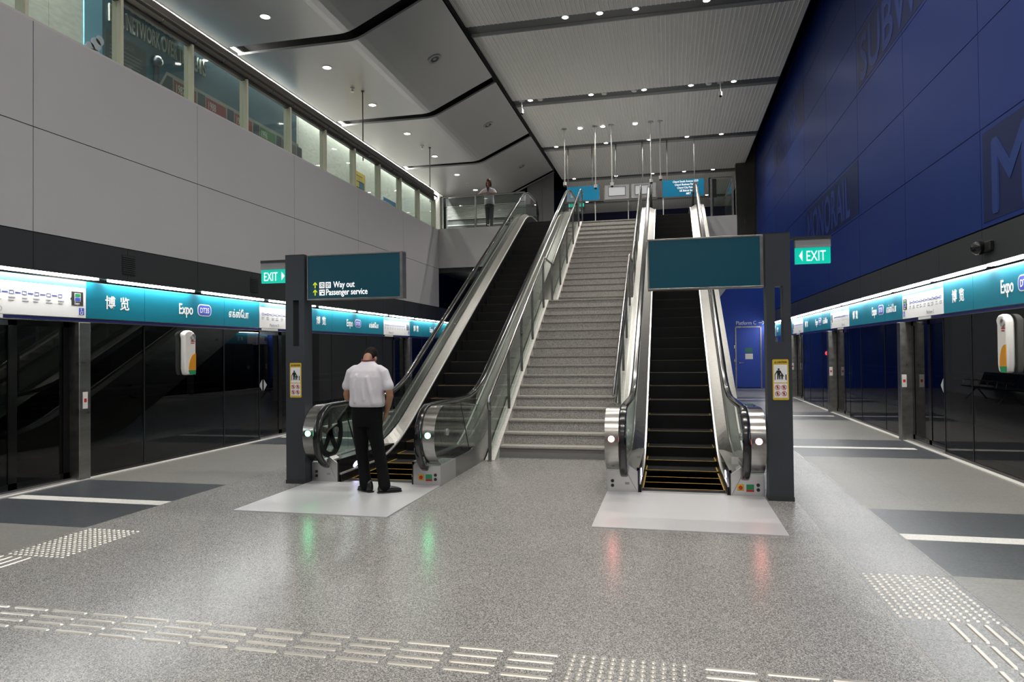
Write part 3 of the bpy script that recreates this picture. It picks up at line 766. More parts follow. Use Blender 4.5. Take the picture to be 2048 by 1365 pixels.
# mural on the gallery wall
t = thing('mural', 'blue mural with a train and raised white words behind the gallery glass', 'mural', (GW, 15.5, 6.2))
G = (0, 1, 0)
m = MB(); m.box(GW, GW+.03, 11.72, 19.2, 6.1, 9.4); m.box(GW, GW+.03, 19.2, 19.42, 6.1, 8.1); m.build('board', M_MURB, t)
m = MB(); m.box(GW, GW+.03, 11.28, 11.72, 6.1, 9.4); bd = m.build('sky_strip', M_MURS, t)
m = MB()
for cy, cz, rr in ((11.42, 7.85, .12), (11.56, 7.98, .13), (11.66, 8.1, .1), (11.55, 7.7, .18)): m.disc((GW+.031, cy, cz), (1,0,0), rr, 18, .002)
m.build('cloud', M_CLOUD, bd)
m = MB(); text(m, 'EXPANDING OUR', .5, (GW+.031, 11.9, 9.08), G, UP, 'LEFT', .50, .02, 1., .02); m.build('upper_line', M_MTXT, t)
m = MB(); text(m, 'RAIL NETWORK OVER THE YEARS', .5, (GW+.031, 11.86, 8.62), G, UP, 'LEFT', .395, .02, 1., .02); m.build('lower_line', M_MTXT, t)
m = MB(); m.quadp((GW+.031, 11.8, 7.4), G, UP, 1.12, 1.02); pn = m.build('dark_panel', mat('mural_dark', (.02, .035, .045), .5), t)
m = MB(); text(m, 'TWO DECADES', .14, (GW+.035, 11.9, 8.22), G, UP, 'LEFT', .7, .001)
for k in range(6): m.quadp((GW+.035, 11.9, 8.12-.08*k), G, UP, .9-.06*(k % 2), .025, .001)
m.build('panel_text', mat('mural_grey', (.12, .14, .14), .5), pn)
m = MB(); m.polyp((GW+.031, 13.3, 6.5), G, UP, [(0,1.3),(.25,1.72),(6.,1.72),(6.,.2),(0,.2)]); tr_ = m.build('train', mat('mural_train', (.24, .25, .24), .5), t)
m = MB(); m.polyp((GW+.035, 13.33, 6.5), G, UP, [(.05,1.32),(.24,1.64),(.42,1.64),(.42,1.32)])
for k in range(5): m.quadp((GW+.035, 14.62+1.15*k, 7.8), G, UP, .28, .34)
m.build('train_windows', mat('mural_dark', (.02, .035, .045), .5), tr_)
m = MB(); m.quadp((GW+.035, 13.7, 7.62), G, UP, 5.4, .14); m.build('blue_stripe', mat('mural_stripe', (.02, .04, .14), .5), tr_)
for k, (yr_, c) in enumerate((('1987', (.13, .04, .02)), ('1988', (.2, .015, .03)), ('1990', (.2, .03, .02)), ('1996', (.03, .14, .04)), ('1999', (.1, .1, .1)))):
    m = MB(); m.quadp((GW+.036, 13.78+1.15*k, 7.8), G, UP, .78, .32, .004); pl = m.build('year_plate', mat('plate_%s' % yr_, c, .5), t)
    m = MB(); text(m, yr_, .27, (GW+.041, 13.83+1.15*k, 7.86), G, UP, 'LEFT', .6, .002, 1., .01); m.build('year', M_MTXT, pl)
m = MB(); m.box(GW+.03, GW+.10, 13.16, 13.24, 7.2, 8.25); m.ball((GW+.08, 13.2, 8.3), .13, 10); m.build('signal_post', mat('mural_post', (.01, .02, .03), .4), t, smooth=True)
for nm, (a, b, z0, z1), mt, lab in (('poster_sign', (22.9, 24.15, 7.2, 8.45), M_POSY, 'yellow poster on the gallery wall behind the glass'), ('poster_sign', (25.85, 27.15, 7.2, 8.02), M_POSB, 'blue direction poster on the gallery wall beyond the yellow one')):
    t = thing(nm, lab, 'poster', (GW, (a+b)/2, z0))
    m = MB(); m.box(GW+.004, GW+.02, a, b, z0, z1); m.build('sheet', mt, t)
    m = MB()
    if mt is M_POSY:
        m.quadp((GW+.021, b-.55, z0+.62), G, UP, .45, .3, .002); m.quadp((GW+.021, b-.7, z0+.02), G, UP, .5, .16, .002); m.build('blue_block', M_POSB, t)
        m = MB()
        for k in range(5): m.quadp((GW+.021, a+.5, z1-.16-.22*k), G, UP, .5-.05*k, .03, .002)
        m.ring((GW+.021, a+.16, z1-.4), (1,0,0), .07, .1, 16, .002); m.ring((GW+.021, a+.16, z1-.9), (1,0,0), .07, .1, 16, .002)
        m.build('print', M_DKP, t)
    else:
        for k in range(3): m.quadp((GW+.021, a+.08+.28*k, z1-.32), G, UP, .2, .18, .002); m.quadp((GW+.021, a+.5, z1-.5-.1*k), G, UP, .6, .03, .002)
        m.build('print', M_GREY, t)

# ------------------------------------------------------------------ downlights and ceiling fittings
def downlight(x, y, z, label, power, group, r=.11, disc=M_DIFF2, angle=150, col_=(1,.95,.87)):
    t = thing('downlight', label, 'ceiling light', (x, y, z), group)
    m = MB(); m.ring((x, y, z), (0,0,-1), r, r*1.28, 28, .012); m.build('trim_ring', M_ALU, t, smooth=True)
    m = MB(); m.disc((x, y, z-.001), (0,0,-1), r, 24, .004); m.build('lens', disc, t)
    if power: spot(t, (x, y, z-.03), power, angle, col_)
    return t
on_ = ['first', 'second', 'third', 'fourth', 'fifth', 'sixth', 'seventh', 'eighth', 'ninth', 'tenth', 'eleventh', 'twelfth']
for k in range(7):
    downlight(-9.2, 14.44+3.005*k, ZL, 'round downlight over the gallery in the left ceiling, %s from the near end' % on_[k], 170, 'gallery downlights')
for k in range(8):      # the row goes on behind the camera
    y = 14.44-3.005*(k+1)
    if y > Y0+.3: downlight(-9.2, y, ZL, 'round downlight over the gallery nearer than the frame shows, %s back' % on_[k], 170, 'gallery downlights')
xs = [-4.88, -2.65, -.77, .84, 2.27]
for bi, y in enumerate(bands):
    if y > 43.5: continue
    row = [-2.70, -1.75, -.78, 1.07] if abs(y-18.95) < .1 else xs
    vis = y > 15
    for k, x in enumerate(row):
        lab = 'bright downlight in the %s dark ceiling band, %s from the left' % (['nearest', 'second', 'third', 'fourth', 'fifth'][int(round((y-18.95)/5.94))], on_[k]) if vis else 'downlight in a ceiling band behind the view, band %s, %s from the left' % (on_[bi], on_[k])
        downlight(x, y-.15, ZC+.028, lab, 560 if y < 36 else 420, 'downlights in the ceiling bands', .085, M_DIFF, 135)
for k, x in enumerate((-3.5, -2.56, -1.26)):
    downlight(x, 28.28, ZC-.014, 'downlight in the slatted ceiling over the stairs, %s from the left' % on_[k], 420, 'downlights in the slats over the stairs', .09, M_DIFF, 120)
for k, y in enumerate((19.02, 25.01, 31.04)):
    t = thing('ceiling_sprinkler', 'small white sprinkler head in the flat left ceiling, %s from the near end' % on_[k], 'sprinkler', (-9.2, y, ZL))
    m = MB(); m.disc((-9.2, y, ZL), (0,0,-1), .07, 16, .02); m.build('rose', M_WPL, t, smooth=True)
    m = MB(); m.tube([(-9.2, y, ZL-.02), (-9.2, y, ZL-.1)], .03, 8); m.disc((-9.2, y, ZL-.1), (0,0,-1), .055, 12, .01); m.build('nozzle', M_ALU, t, smooth=True)
sn = Vector((1.0, 0, -(2.12/1.0))).normalized(); sn = Vector((.427, 0, -.904))
for k, (x, y) in enumerate(((-1.2, 24.6), (-1.2, 28.6), (1.2, 24.6), (1.2, 28.6), (-5.2, 26.))):  # unseen lamps added under the slab to light the dark space there
    downlight(x, y, ZU-.3, 'added unseen downlight under the upper floor behind the stairs, %s' % on_[k], 60, 'added downlights under the upper floor')
for k, (y, z) in enumerate(((18.84, 10.2), (24.85, 10.21), (30.81, 10.22))):
    c = Vector((-6.53, y, 9.68+(-6.53+7.65)*(1.0/2.12)+.0))
    c = Vector((-6.53, y, 9.778+(-6.53+7.5)*(10.68-9.778)/1.97))
    t = thing('ceiling_speaker', 'round speaker on the sloping grey ceiling, %s from the near end' % on_[k], 'speaker', c)
    m = MB(); m.ring(c, sn, .13, .2, 28, .025); m.build('bezel', M_GPL, t, smooth=True)
    m = MB(); m.disc(c, sn, .13, 24, .012); m.build('grille', M_BLK2, t)
    m = MB(); m.disc(c+sn*.012, sn, .06, 20, .02, .03); m.build('cone', M_GPL, t, smooth=True)

def pole_camera(x, y, z0, z1, label, group=None, r=.02, head=.07):
    t = thing('pole_camera', label, 'camera', (x, y, z1), group)
    m = MB(); m.disc((x, y, z1), (0,0,-1), .11, 20, .02); m.build('ceiling_flange', M_ALU, t, smooth=True)
    m = MB(); m.tube([(x, y, z1-.01), (x, y, z0+.2)], r, 10); m.build('pole', M_WPL, t, smooth=True)
    m = MB(); m.disc((x, y, z0+.2), (0,0,-1), head, 18, .13, head*.95); m.build('housing', M_WPL, t, smooth=True)
    m = MB(); m.ball((x, y, z0+.06), head*.85, 14); m.build('dome', M_BLKG, t, smooth='all')
for k, (x, z0) in enumerate(((-4.15, 8.5), (-2.88, 8.32), (-2.21, 8.36), (-.64, 8.4), (-.27, 8.5))):
    pole_camera(x, 28.2, z0, ZC-.012, 'camera on a long white pole above the stairs, %s from the left' % on_[k])
for k, x in enumerate((-5.2, 1.82)):
    pole_camera(x, 24.72, 10.42, ZC+.028, 'short hanging camera in the second ceiling band, at its %s end' % ('left', 'right')[k], None, .018, .06)
for k, x in enumerate((-2.17, -1.11, -4.5, 1.44)):
    t = thing('smoke_detector', 'white detector in the second ceiling band, %s of four from the left' % on_[[1,2,0,3][k]], 'detector', (x, 24.75, ZC+.028))
    m = MB(); m.disc((x, 24.7, ZC+.028), (0,0,-1), .11, 20, .05, .09); m.build('body', M_WPL, t, smooth=True)
    m = MB(); m.disc((x, 24.7, ZC+.068), (0,0,-1), .06, 16, .05, .03); m.build('sensor', M_GPL, t, smooth=True)

# signs hung over the head of the stairs
YS = 30.9; RX = (1, 0, 0)
def hung_sign(x0, x1, z0, z1, face, label, rods):
    t = thing('hanging_sign', label, 'sign', ((x0+x1)/2, YS, z0))
    m = MB(); m.box(x0, x1, YS, YS+.16, z0, z1); m.build('sign_box', M_STEELD, t)
    m = MB(); m.quadp((x0+.02, YS-.001, z0+.02), RX, UP, x1-x0-.04, z1-z0-.04); m.build('sign_face', face, t)
    for x in rods:
        m = MB(); m.tube([(x, YS+.08, z1), (x, YS+.08, ZC+.03)], .022, 8); m.build('hanger_rod', M_BAND, t, smooth=True)
    return t
hung_sign(-4.45, -2.98, 8.47, 9.15, M_TEALU, 'plain bright teal sign hung above the stairs at the left', (-4.4, -3.31))
t = hung_sign(-.24, 1.55, 8.41, 9.17, M_TEALU, 'teal sign with five lines of white destinations hung at the right', (-.02, 1.14))
for k, (s, x) in enumerate((('Changi South Avenue 1/2/3', .22), ('Changi Business Park Dr', .30), ('Changi City Point mall', .40), ('UE Bizhub East', .50), ('MRT  EW', .78))):
    m = MB(); text(m, s, .125, (x, YS-.005, 9.03-.135*k), RX, UP, 'LEFT', .78, .001, 1., .02); m.build('destination_line', M_WTXT, t)
t = thing('passenger_display', 'pair of grey display screens in a steel frame hung above the stairs', 'display', (-1.62, YS, 8.42))
m = MB(); m.box(-2.8, -.45, YS, YS+.2, 8.42, 9.12); m.build('housing', M_STEELD, t)
for k, (a, b) in enumerate(((-2.74, -1.68), (-1.57, -.51))):
    m = MB(); m.box(a, b, YS-.05, YS, 8.46, 9.08); bz = m.build('bezel', mat('display_bezel', (.34, .34, .36), .4), t)
    m = MB(); m.quadp((a+.15, YS-.051, 8.62), RX, UP, b-a-.3, .38); m.build('screen', M_SCR, bz)
    m = MB()
    for xx in (a+.15, b-.17): m.quadp((xx, YS-.0545, 8.62), RX, UP, .02, .38)
    m.quadp((a+.15, YS-.0545, 8.60), RX, UP, b-a-.3, .02); m.quadp((a+.15, YS-.0545, 9.0), RX, UP, b-a-.3, .02)
    if k: m.quadp((b-.38, YS-.0545, 8.66), RX, UP, .02, .16); m.quadp((b-.38, YS-.0545, 8.80), RX, UP, .2, .02)
    m.build('screen_border', M_BLK2, bz)
for x in (-2.25, -1.08):
    m = MB(); m.tube([(x, YS+.1, 9.12), (x, YS+.1, ZC+.03)], .03, 8); m.build('hanger_rod', M_BAND, t, smooth=True)
for k, x in enumerate((-3.22, -1.74, -.2)):
    m = MB(); m.tube([(x, YS+.4, ZU), (x, YS+.4, 8.4)], .022, 8); m.disc((x, YS+.4, ZU), UP, .1, 16, .02); m.tube([(x, YS+.4, 8.4), (x, YS+.2, 8.44)], .022, 8)
    o = m.build('sign_post', M_WPL, smooth=True); tag(o, 'thin white post behind the head of the stairs, %s from the left' % on_[k], 'post')

# balcony glass
def glass_rail(name, label, x0, x1, y, z0, z1, posts, side=None):
    t = thing(name, label, 'balustrade', ((x0+x1)/2, y, z0))
    q = [x0]+posts+[x1]
    for a, b in zip(q[:-1], q[1:]):
        m = MB(); m.box(a+.02, b-.02, y-.006, y+.006, z0, z1-.03); m.build('glass_pane', M_PANE, t)
    for x in q:
        m = MB(); m.box(x-.03, x+.03, y-.03, y+.03, z0, z1); m.build('post', M_STEELD, t)
    m = MB(); m.box(x0, x1, y-.05, y+.05, z1, z1+.035); m.build('top_rail', M_STEEL, t)
    if side:
        m = MB(); m.box(x1-.006, x1+.006, y+.04, side, z0, z1-.03); m.build('side_pane', M_PANEG, t)
        m = MB(); m.box(x1-.03, x1+.03, y+.04, side, z1-.03, z1+.01); m.build('side_rail', M_STEEL, t)
    return t
glass_rail('balcony_balustrade', 'glass balustrade in front of the person on the balcony', -7.76, -4.75, 22.93, 6.03, 7.13, [-6.5])
glass_rail('balcony_balustrade', 'small glass balustrade at the head of the right escalator', 1.36, 2.02, 22.95, 5.98, 7.2, [], 26.)
t = thing('loudspeaker', 'black loudspeaker on a post beside the right upper balustrade', 'speaker', (1.45, 24.4, 5.98))
m = MB(); m.box(1.36, 1.62, 24.4, 24.6, 6.9, 7.6); m.build('cabinet', M_BLK2, t, bevel=.01)
m = MB(); m.tube([(1.5, 24.5, ZU), (1.5, 24.5, 6.9)], .03, 8); m.build('stand', M_BLK2, t)
t = thing('exit_sign', 'small green and white sign beyond the top of the left escalator', 'sign', (-3.9, 28.9, 7.0))
m = MB(); m.box(-4.2, -3.4, 28.9, 28.98, 7.55, 8.0); m.build('sign_box', M_BLK2, t)
m = MB(); m.quadp((-4.1, 28.899, 7.8), RX, UP, .65, .14); m.build('green_line', M_EXIT, t)
m = MB(); text(m, 'EXIT D  G', .13, (-4.1, 28.897, 7.62), RX, UP, 'LEFT', .9); m.build('lettering', M_WTXT, t)
m = MB(); m.tube([(-3.8, 28.94, ZU), (-3.8, 28.94, 7.55)], .03, 8); m.build('stand', M_BLK2, t)
w = MB(); w.box(2.6, UR, 33.2, 35.6, 6.66, 6.9); struct('ceiling_soffit', w, M_BLK)
downlight(3.62, 34., 6.66, 'small lamp low in the dark gap beside the blue wall', 15, None, .12)
for k, y in enumerate((19.3, 25.3)):
    m = MB(); m.tube([(-9.0, y, ZL), (-9.0, y, 7.55)], .018, 8); m.disc((-9.0, y, ZL), (0,0,-1), .05, 12, .02)
    o = m.build('ceiling_hanger', M_BLK2, smooth=True); tag(o, 'thin black rod hanging from the left ceiling over the gallery, the %s one' % ('nearer', 'farther')[k], 'hanging rod')

# ------------------------------------------------------------------ escalators
SL = .54
def smax(f, w): return 0. if f < -w else f if f > w else (f+w)**2/(4*w)
def sl(y, y0=10.3, w=.4, hi=ZU):
    f = smax(SL*(y-y0), w)
    return hi - smax(hi-f, w)
def yr(a, b, st): 
    n = max(1, int(round((b-a)/st))); return [a+(b-a)*i/n for i in range(n+1)]
YS_ = yr(8.4, 9.6, .2)[:-1]+yr(9.6, 11.6, .12)[:-1]+yr(11.6, 20.4, .8)[:-1]+yr(20.4, 22.4, .12)[:-1]+yr(22.4, 23.4, .25)
hand = lambda y: 1.02+sl(y, 10.75, .36)
deck = lambda y: .27+sl(y, 10.35, .4)
skirt = lambda y: .10+.07*min(1, max(0, (y-9.6)/1.2))+sl(y, 10.3, .4)
NC, NR = (8.52, .60), .42
TE = (23.3, ZU+.60)
def hand_path(r=NR, ext=True):
    p = [(NC[0]+r*math.cos(a), NC[1]+r*math.sin(a)) for a in [math.radians(v) for v in range(268, 90, -10)]]
    return p
def escalator(c, lab, led, ledname, side_text):
    t = thing('escalator', lab, 'escalator', (c, 8.4, 0))
    # steps
    for k in range(34):
        y = 8.68+.4*k
        if y > 22.3: break
        z = sl(y+.02); zn = sl(y+.42)
        m = MB(); m.box(c-.49, c+.49, y, y+.41, z-.34 if z > .3 else -.04, z)
        m.cur = 1; h = z+.0015
        m.box(c-.49, c+.49, y+.001, y+.02, z, h); m.box(c-.49, c-.475, y, y+.4, z, h); m.box(c+.475, c+.49, y, y+.4, z, h)
        m.build('step', [M_TREAD, M_YELM if k < 5 else M_YELD], t)
    m = MB(); m.box(c-.49, c+.49, 8.36, 8.5, -.03, .004); m.cur = 1; m.box(c-.49, c+.49, 8.5, 8.68, -.03, .001); m.build('comb_plate', [M_ALU, M_TREAD], t)
    m = MB(); m.box(c-.895, c+.895, 6.655, 8.36, -.02, .012); m.build('landing_plate', M_PLATE, t)
    m = MB(); m.box(c-.49, c+.49, 22.3, 23.4, ZU-.04, ZU+.004); m.build('top_plate', M_PLATE, t)
    for s in (-1, 1):
        X = lambda d: c+s*d
        sd = 'left' if s < 0 else 'right'
        ys = YS_; iy = [y for y in ys if y >= 9.9]
        # skirt, trim edge, inner deck, outer deck, outer cladding
        m = MB(); m.strip([(y, max(-.02, sl(y)-.25)) for y in ys], [(y, skirt(y)) for y in ys], 'x', X(.495), X(.505)); m.build('skirt_panel', M_SKIRT, t, smooth=True)
        m = MB(); m.sweep_yz([(y, skirt(y)+.01) for y in ys], [(-.013,-.012),(.013,-.012),(.013,.012),(-.013,.012)], X(.508)); m.build('edge_trim', M_EDGE, t, smooth=True)
        m = MB()
        for a, b in zip(iy[:-1], iy[1:]):
            p = [(X(.52), a, skirt(a)+.005), (X(.52), b, skirt(b)+.005), (X(.675), b, deck(b)), (X(.675), a, deck(a))]
            q = [(v[0], v[1], v[2]-.03) for v in p]; m.add(p+q, [(0,1,2,3),(7,6,5,4),(0,4,5,1),(1,5,6,2),(2,6,7,3),(3,7,4,0)])
        m.build('inner_deck', M_STEEL, t, smooth=True)
        oy = [y for y in ys if y >= 9.9]
        m = MB(); m.strip([(y, deck(y)-.02) for y in oy], [(y, deck(y)) for y in oy], 'x', X(.70), X(.898)); m.build('outer_deck', mat('deck_steel', (.25, .247, .237), .32, 1., var=.12, vscale=18., stretch=(1, .12, 6)), t, smooth=True)
        m = MB(); m.strip([(y, max(0, deck(y)-1.2)) for y in ys], [(y, deck(y)-.012) for y in ys], 'x', X(.875), X(.896)); m.build('side_cladding', M_STEELD, t, smooth=True)
        m = MB(); m.strip([(y, deck(y)-.03) for y in ys], [(y, deck(y)+.035) for y in ys], 'x', X(.675), X(.702)); m.build('glass_clamp', M_STEELW, t, smooth=True)
        # inner glass
        gy = [8.13, 8.2, 8.3, 8.42]+[y for y in ys if y > 8.5]
        def gt(y): return NC[1]+math.sqrt(max(0, .40**2-(y-NC[0])**2)) if y < NC[0] else hand(y)-.03
        def gb(y): return max(NC[1]-math.sqrt(max(0, .40**2-(y-NC[0])**2)), .25) if y < NC[0] else deck(y)
        g2 = gy[:]
        ey = yr(23.4, 23.69, .06)
        lo = [(y, gb(y)) for y in gy]; hi = [(y, gt(y)) for y in gy]
        lo += [(y, TE[1]-.35*math.sqrt(max(0, 1-((y-23.3)/.4)**2))) for y in ey]; hi += [(y, TE[1]+.4*math.sqrt(max(0, 1-((y-23.3)/.4)**2))) for y in ey]
        m = MB(); m.strip(lo, hi, 'x', X(.684), X(.694)); m.build('glass_panel', M_PANE, t)
        # handrail: newel loop, run, upper return
        path = hand_path(.42)+[(y, hand(y)) for y in ys if y > 8.6]
        path += [(TE[0]+.42*math.cos(a), TE[1]+.42*math.sin(a)) for a in [math.radians(v) for v in range(80, -90, -12)]]
        sec = [(.046*math.copysign(abs(math.cos(a))**.6, math.cos(a)), .022*math.copysign(abs(math.sin(a))**.7, math.sin(a))) for a in [2*PI*k/14 for k in range(14)]]
        m = MB(); m.sweep_yz(path, sec, X(.69)); m.build('handrail', M_RUB, t, smooth='all')
        m = MB(); m.sweep_yz([(NC[0]+(.385)*math.cos(math.radians(v)), NC[1]+.385*math.sin(math.radians(v))) for v in range(262, 90, -10)]+[(y, hand(y)-.035) for y in ys if y > 8.6], [(-.02,-.012),(.02,-.012),(.02,.012),(-.02,.012)], X(.69)); m.build('handrail_track', M_STEELW, t, smooth=True)
        # steel wrap round the front, outer glass skin
        wp = [(NC[0]+.395*math.cos(math.radians(v)), .63+.38*math.sin(math.radians(v))) for v in range(250, 84, -7)]+[(8.7, 1.008), (8.85, 1.0)]
        m = MB(); m.sweep_yz(wp, [(-.081,-.004),(.081,-.004),(.081,.004),(-.081,.004)], X(.818)); wr = m.build('newel_wrap', M_STEELW, t, smooth=True)
        m = MB(); m.disc((X(.818), NC[0]-.393, .67), (0,-1,0), .045, 24, .012); m.build('light_bezel', M_STEELD, wr, smooth=True)
        m = MB(); m.disc((X(.818), NC[0]-.402, .67), (0,-1,0), .036, 24, .008); m.build(ledname, led, wr, smooth=True)
        oy2 = [8.14, 8.2, 8.3, 8.4, 8.52, 8.7, 8.9, 9.4, 9.9, 10.3]
        m = MB(); m.strip([(y, max(.63-.37*math.sqrt(max(0, 1-((y-8.52)/.39)**2)), .265) if y < 8.52 else .27+max(0,y-10)*.2) for y in oy2],
                          [(y, .63+.37*math.sqrt(max(0, 1-((y-8.52)/.39)**2)) if y < 8.52 else 1.0-max(0, y-9.3)*.12) for y in oy2], 'x', X(.890), X(.897)); m.build('outer_glass', M_PANE, t)
        m = MB(); m.strip([(y, 1.0-max(0, y-9.3)*.12) for y in oy2[4:]], [(y, 1.008-max(0, y-9.3)*.12) for y in oy2[4:]], 'x', X(.74), X(.897)); m.build('top_glass', M_PANE, t)
        m = MB(); m.disc((X(.899), 8.62, .66), (s,0,0), .045, 20, .02); m.disc((X(.682), 8.62, .66), (-s,0,0), .045, 20, .02); m.build('hub_cap', M_ALU, t, smooth=True)
        m = MB(); p = [(9.25, .99), (9.27, .99), (9.66, .31), (9.63, .31)]
        m.prism(p, 'x', X(.8905), X(.8985)); m.build('glass_joint', M_GAP, t)
        # base box under the newel
        fp = [(.90, 0), (.90, .26), (.665, .26), (.645, .34), (.53, .26), (.53, 0)]
        m = MB(); pol = [(X(a), z) for a, z in fp]
        m.prism([pol[0], pol[1], pol[2], pol[5]], 'y', 8.36, 9.0); m.prism([pol[5], pol[2], pol[3], pol[4]], 'y', 8.36, 8.55)
        bx = m.build('base_box', M_ALU, t, bevel=.004)
        m = MB()
        for q in (0, 1): m.disc((X(.83), 8.359, .085+.055*q), (0,-1,0), .02, 16, .006)
        m.build('sensor_eye', M_BLK2, bx)
        if s > 0:
            m = MB(); m.quadp((X(.60), 8.359, .07), RX, UP, .075, .075); yb_ = m.build('stop_plate', M_YEL, bx)
            m = MB(); m.disc((X(.637), 8.356, .107), (0,-1,0), .022, 18, .015); m.build('stop_button', M_RED, yb_)
            m = MB(); m.quadp((X(.70), 8.359, .085), RX, UP, .085, .06); m.build('green_label', M_GRN, bx)
            m = MB(); m.quadp((X(.70), 8.359, .06), RX, UP, .085, .024); m.build('red_label', M_RED, bx)
        else:
            m = MB(); m.quadp((X(.68), 8.359, .1), RX, UP, .05, .028); m.build('grey_label', M_GPL, bx)
        # comb light on the inner face
        m = MB(); m.strip([(8.372, 0.), (9.3, 0.), (9.9, .0), (10.25, .05)], [(8.372, .30), (9.3, .29), (9.9, .27), (10.25, .27)], 'x', X(.512), X(.54)); ip = m.build('inner_base_panel', mat('dark_steel', (.03, .03, .035), .15, .6), t)
        m = MB(); m.strip([(8.372, .27), (9.3, .26), (10.25, .24)], [(8.372, .305), (9.3, .295), (10.25, .275)], 'x', X(.515), X(.675)); m.build('inner_base_top', M_STEELD, t)
        m = MB(); pts = [(8.88+.09*math.cos(a), .17+.032*math.sin(a)+.02*math.cos(a)) for a in [2*PI*k/24 for k in range(24)]]
        m.prism(pts, 'x', X(.5125), X(.5085)); m.build('comb_light', M_BLED, ip)
    m = MB(); ys = [y for y in YS_ if y > 12.2]
    m.strip([(y, deck(y)-1.2) for y in ys], [(y, deck(y)-1.16) for y in ys], 'x', c-.885, c+.885); m.build('underside', M_FASC, t)
    return t
ECL, ECR = -3.765, .135
eL = escalator(ECL, 'left escalator with green lights, the man in a white shirt at its foot', M_GLED, 'green_light', 'UP')
eR = escalator(ECR, 'right escalator with red lights on its steel newels, beside the stairs', M_RLED, 'red_light', 'DOWN')
# dark spoked wheel seen inside the left newel of the left escalator
m = MB(); cx = ECL-.80; m.ring((cx, 8.66, .62), (1,0,0), .26, .34, 32, .03)
for k in range(5):
    a = 2*PI*k/5+.3; d = Vector((0, math.cos(a), math.sin(a))); n_ = Vector((0, -math.sin(a), math.cos(a))); p0 = Vector((cx, 8.66, .62))
    q = [p0+n_*.05, p0-n_*.05, p0+d*.28-n_*.03, p0+d*.28+n_*.03]; m.add(q+[v+Vector((.02,0,0)) for v in q], [(3,2,1,0),(4,5,6,7),(0,1,5,4),(1,2,6,5),(2,3,7,6),(3,0,4,7)])
m.build('drive_wheel', M_BLK2, eL)
m = MB(); m.box(ECR+.56, ECR+.64, 8.6, 8.605, .335, .42); m.build('warning_tag', M_WPL, eR)

# ------------------------------------------------------------------ stairs
SX0, SX1 = -2.70, -.90
st_ = thing('staircase', 'wide grey granite staircase between the two escalators', 'stairs', ((SX0+SX1)/2, 10.83, 0))
nos = []
def step(y, z, rise, going, last=False):
    m = MB(); m.box(SX0, SX1, y+.012, y+going+.03, z-rise-.0, z-.024); sp = m.build('step', M_STEP, st_)
    m = MB(); m.box(SX0, SX1, y-.012, y+going+.012, z-.024, z); m.build('tread', M_NOSE if not last else M_STEP, sp)
    m = MB(); m.box(SX0, SX1, y+.014, y+.05, z, z+.002); m.build('grip_strip', M_BAND, sp)
    nos.append((y, z))
R1, G1 = 2.885/16, .3197
for i in range(1, 17): step(10.815+G1*(i-1), R1*i, R1, G1 if i < 16 else 1.52)
R2, G2 = (ZU-2.885)/16, .3285
for j in range(1, 17): step(17.12+G2*(j-1), 2.885+R2*j, R2, G2 if j < 16 else .95)
pit = [(10.48, 0), (10.815, R1), (15.61, 2.885), (16.78, 2.885), (17.12, 2.885+R2), (22.05, ZU), (23.0, ZU)]
for a, b, nm in ((SX0-.155, SX0, 'left'), (SX1, SX1+.12, 'right')):
    m = MB(); m.strip([(y, max(-.0, z-.6)) for y, z in pit], [(y, z+.006) for y, z in pit], 'x', a, b); m.build('stringer', M_STRING, st_)
m = MB(); m.strip([(y, z-.7) for y, z in pit[2:]], [(y, z-.62) for y, z in pit[2:]], 'x', SX0-.1, SX1+.1); m.build('soffit', M_PALE, st_)
def stair_rail(x, lab, first_post):
    t = thing('stair_handrail', lab, 'handrail', (x, 10.5, 0))
    lo = [(10.5, 1.03), (15.33, 3.80)]; up = [(16.5, 3.82), (22.15, 6.93)]
    m = MB(); m.tube([(x, 10.5, 1.03), (x, 15.33, 3.80), (x, 15.4, 3.83), (x, 15.5, 3.83), (x, 16.5, 3.82), (x, 16.56, 3.85), (x, 22.15, 6.93), (x, 22.3, 6.97), (x, 22.9, 6.97)], .024, 10)
    if first_post: m.tube([(x, 10.5, 1.03), (x, 10.42, 1.0), (x, 10.37, .93), (x, 10.37, .85), (x, 10.43, .79), (x, 10.5, .78)], .026, 10)
    m.build('rail', M_STEELW, t, smooth=True)
    pl = [(10.42, 0.0), (11.75, .53), (12.85, 1.15), (13.95, 1.78), (15.25, 2.5), (16.45, 2.885), (17.75, 3.24), (19.0, 3.95), (20.3, 4.69), (21.65, 5.45), (22.6, ZU)]
    tops = []
    for i, (y, z) in enumerate(pl):
        if i == 0 and not first_post: tops.append((y, z, 1.0)); continue
        zt = (1.03+(y-10.5)*.5735 if y < 15.33 else 3.81 if y < 16.5 else min(3.82+(y-16.5)*.5504, 6.95))
        m = MB(); m.box(x-.026, x+.026, y-.007, y+.007, z, zt-.01); m.box(x-.03, x+.03, y-.045, y+.045, z, z+.012); m.build('post', M_STEELD, t); tops.append((y, z, zt))
    for (y, z, zt), (y2, z2, zt2) in zip(tops[:-1], tops[1:]):
        if abs(y-15.25) < .01: continue
        m = MB(); m.strip([(y+.05, z+.12+(.0)), (y2-.05, z2+.12-(.12 if z2 > z else 0)*0)], [(y+.05, zt-.12), (y2-.05, zt2-.12)], 'x', x-.005, x+.005); m.build('glass_panel', M_PANE, t)
stair_rail(SX0-.06, 'steel handrail with glass panels on the left side of the stairs', True)
stair_rail(-.845, 'steel handrail with glass panels on the right side of the stairs', False)

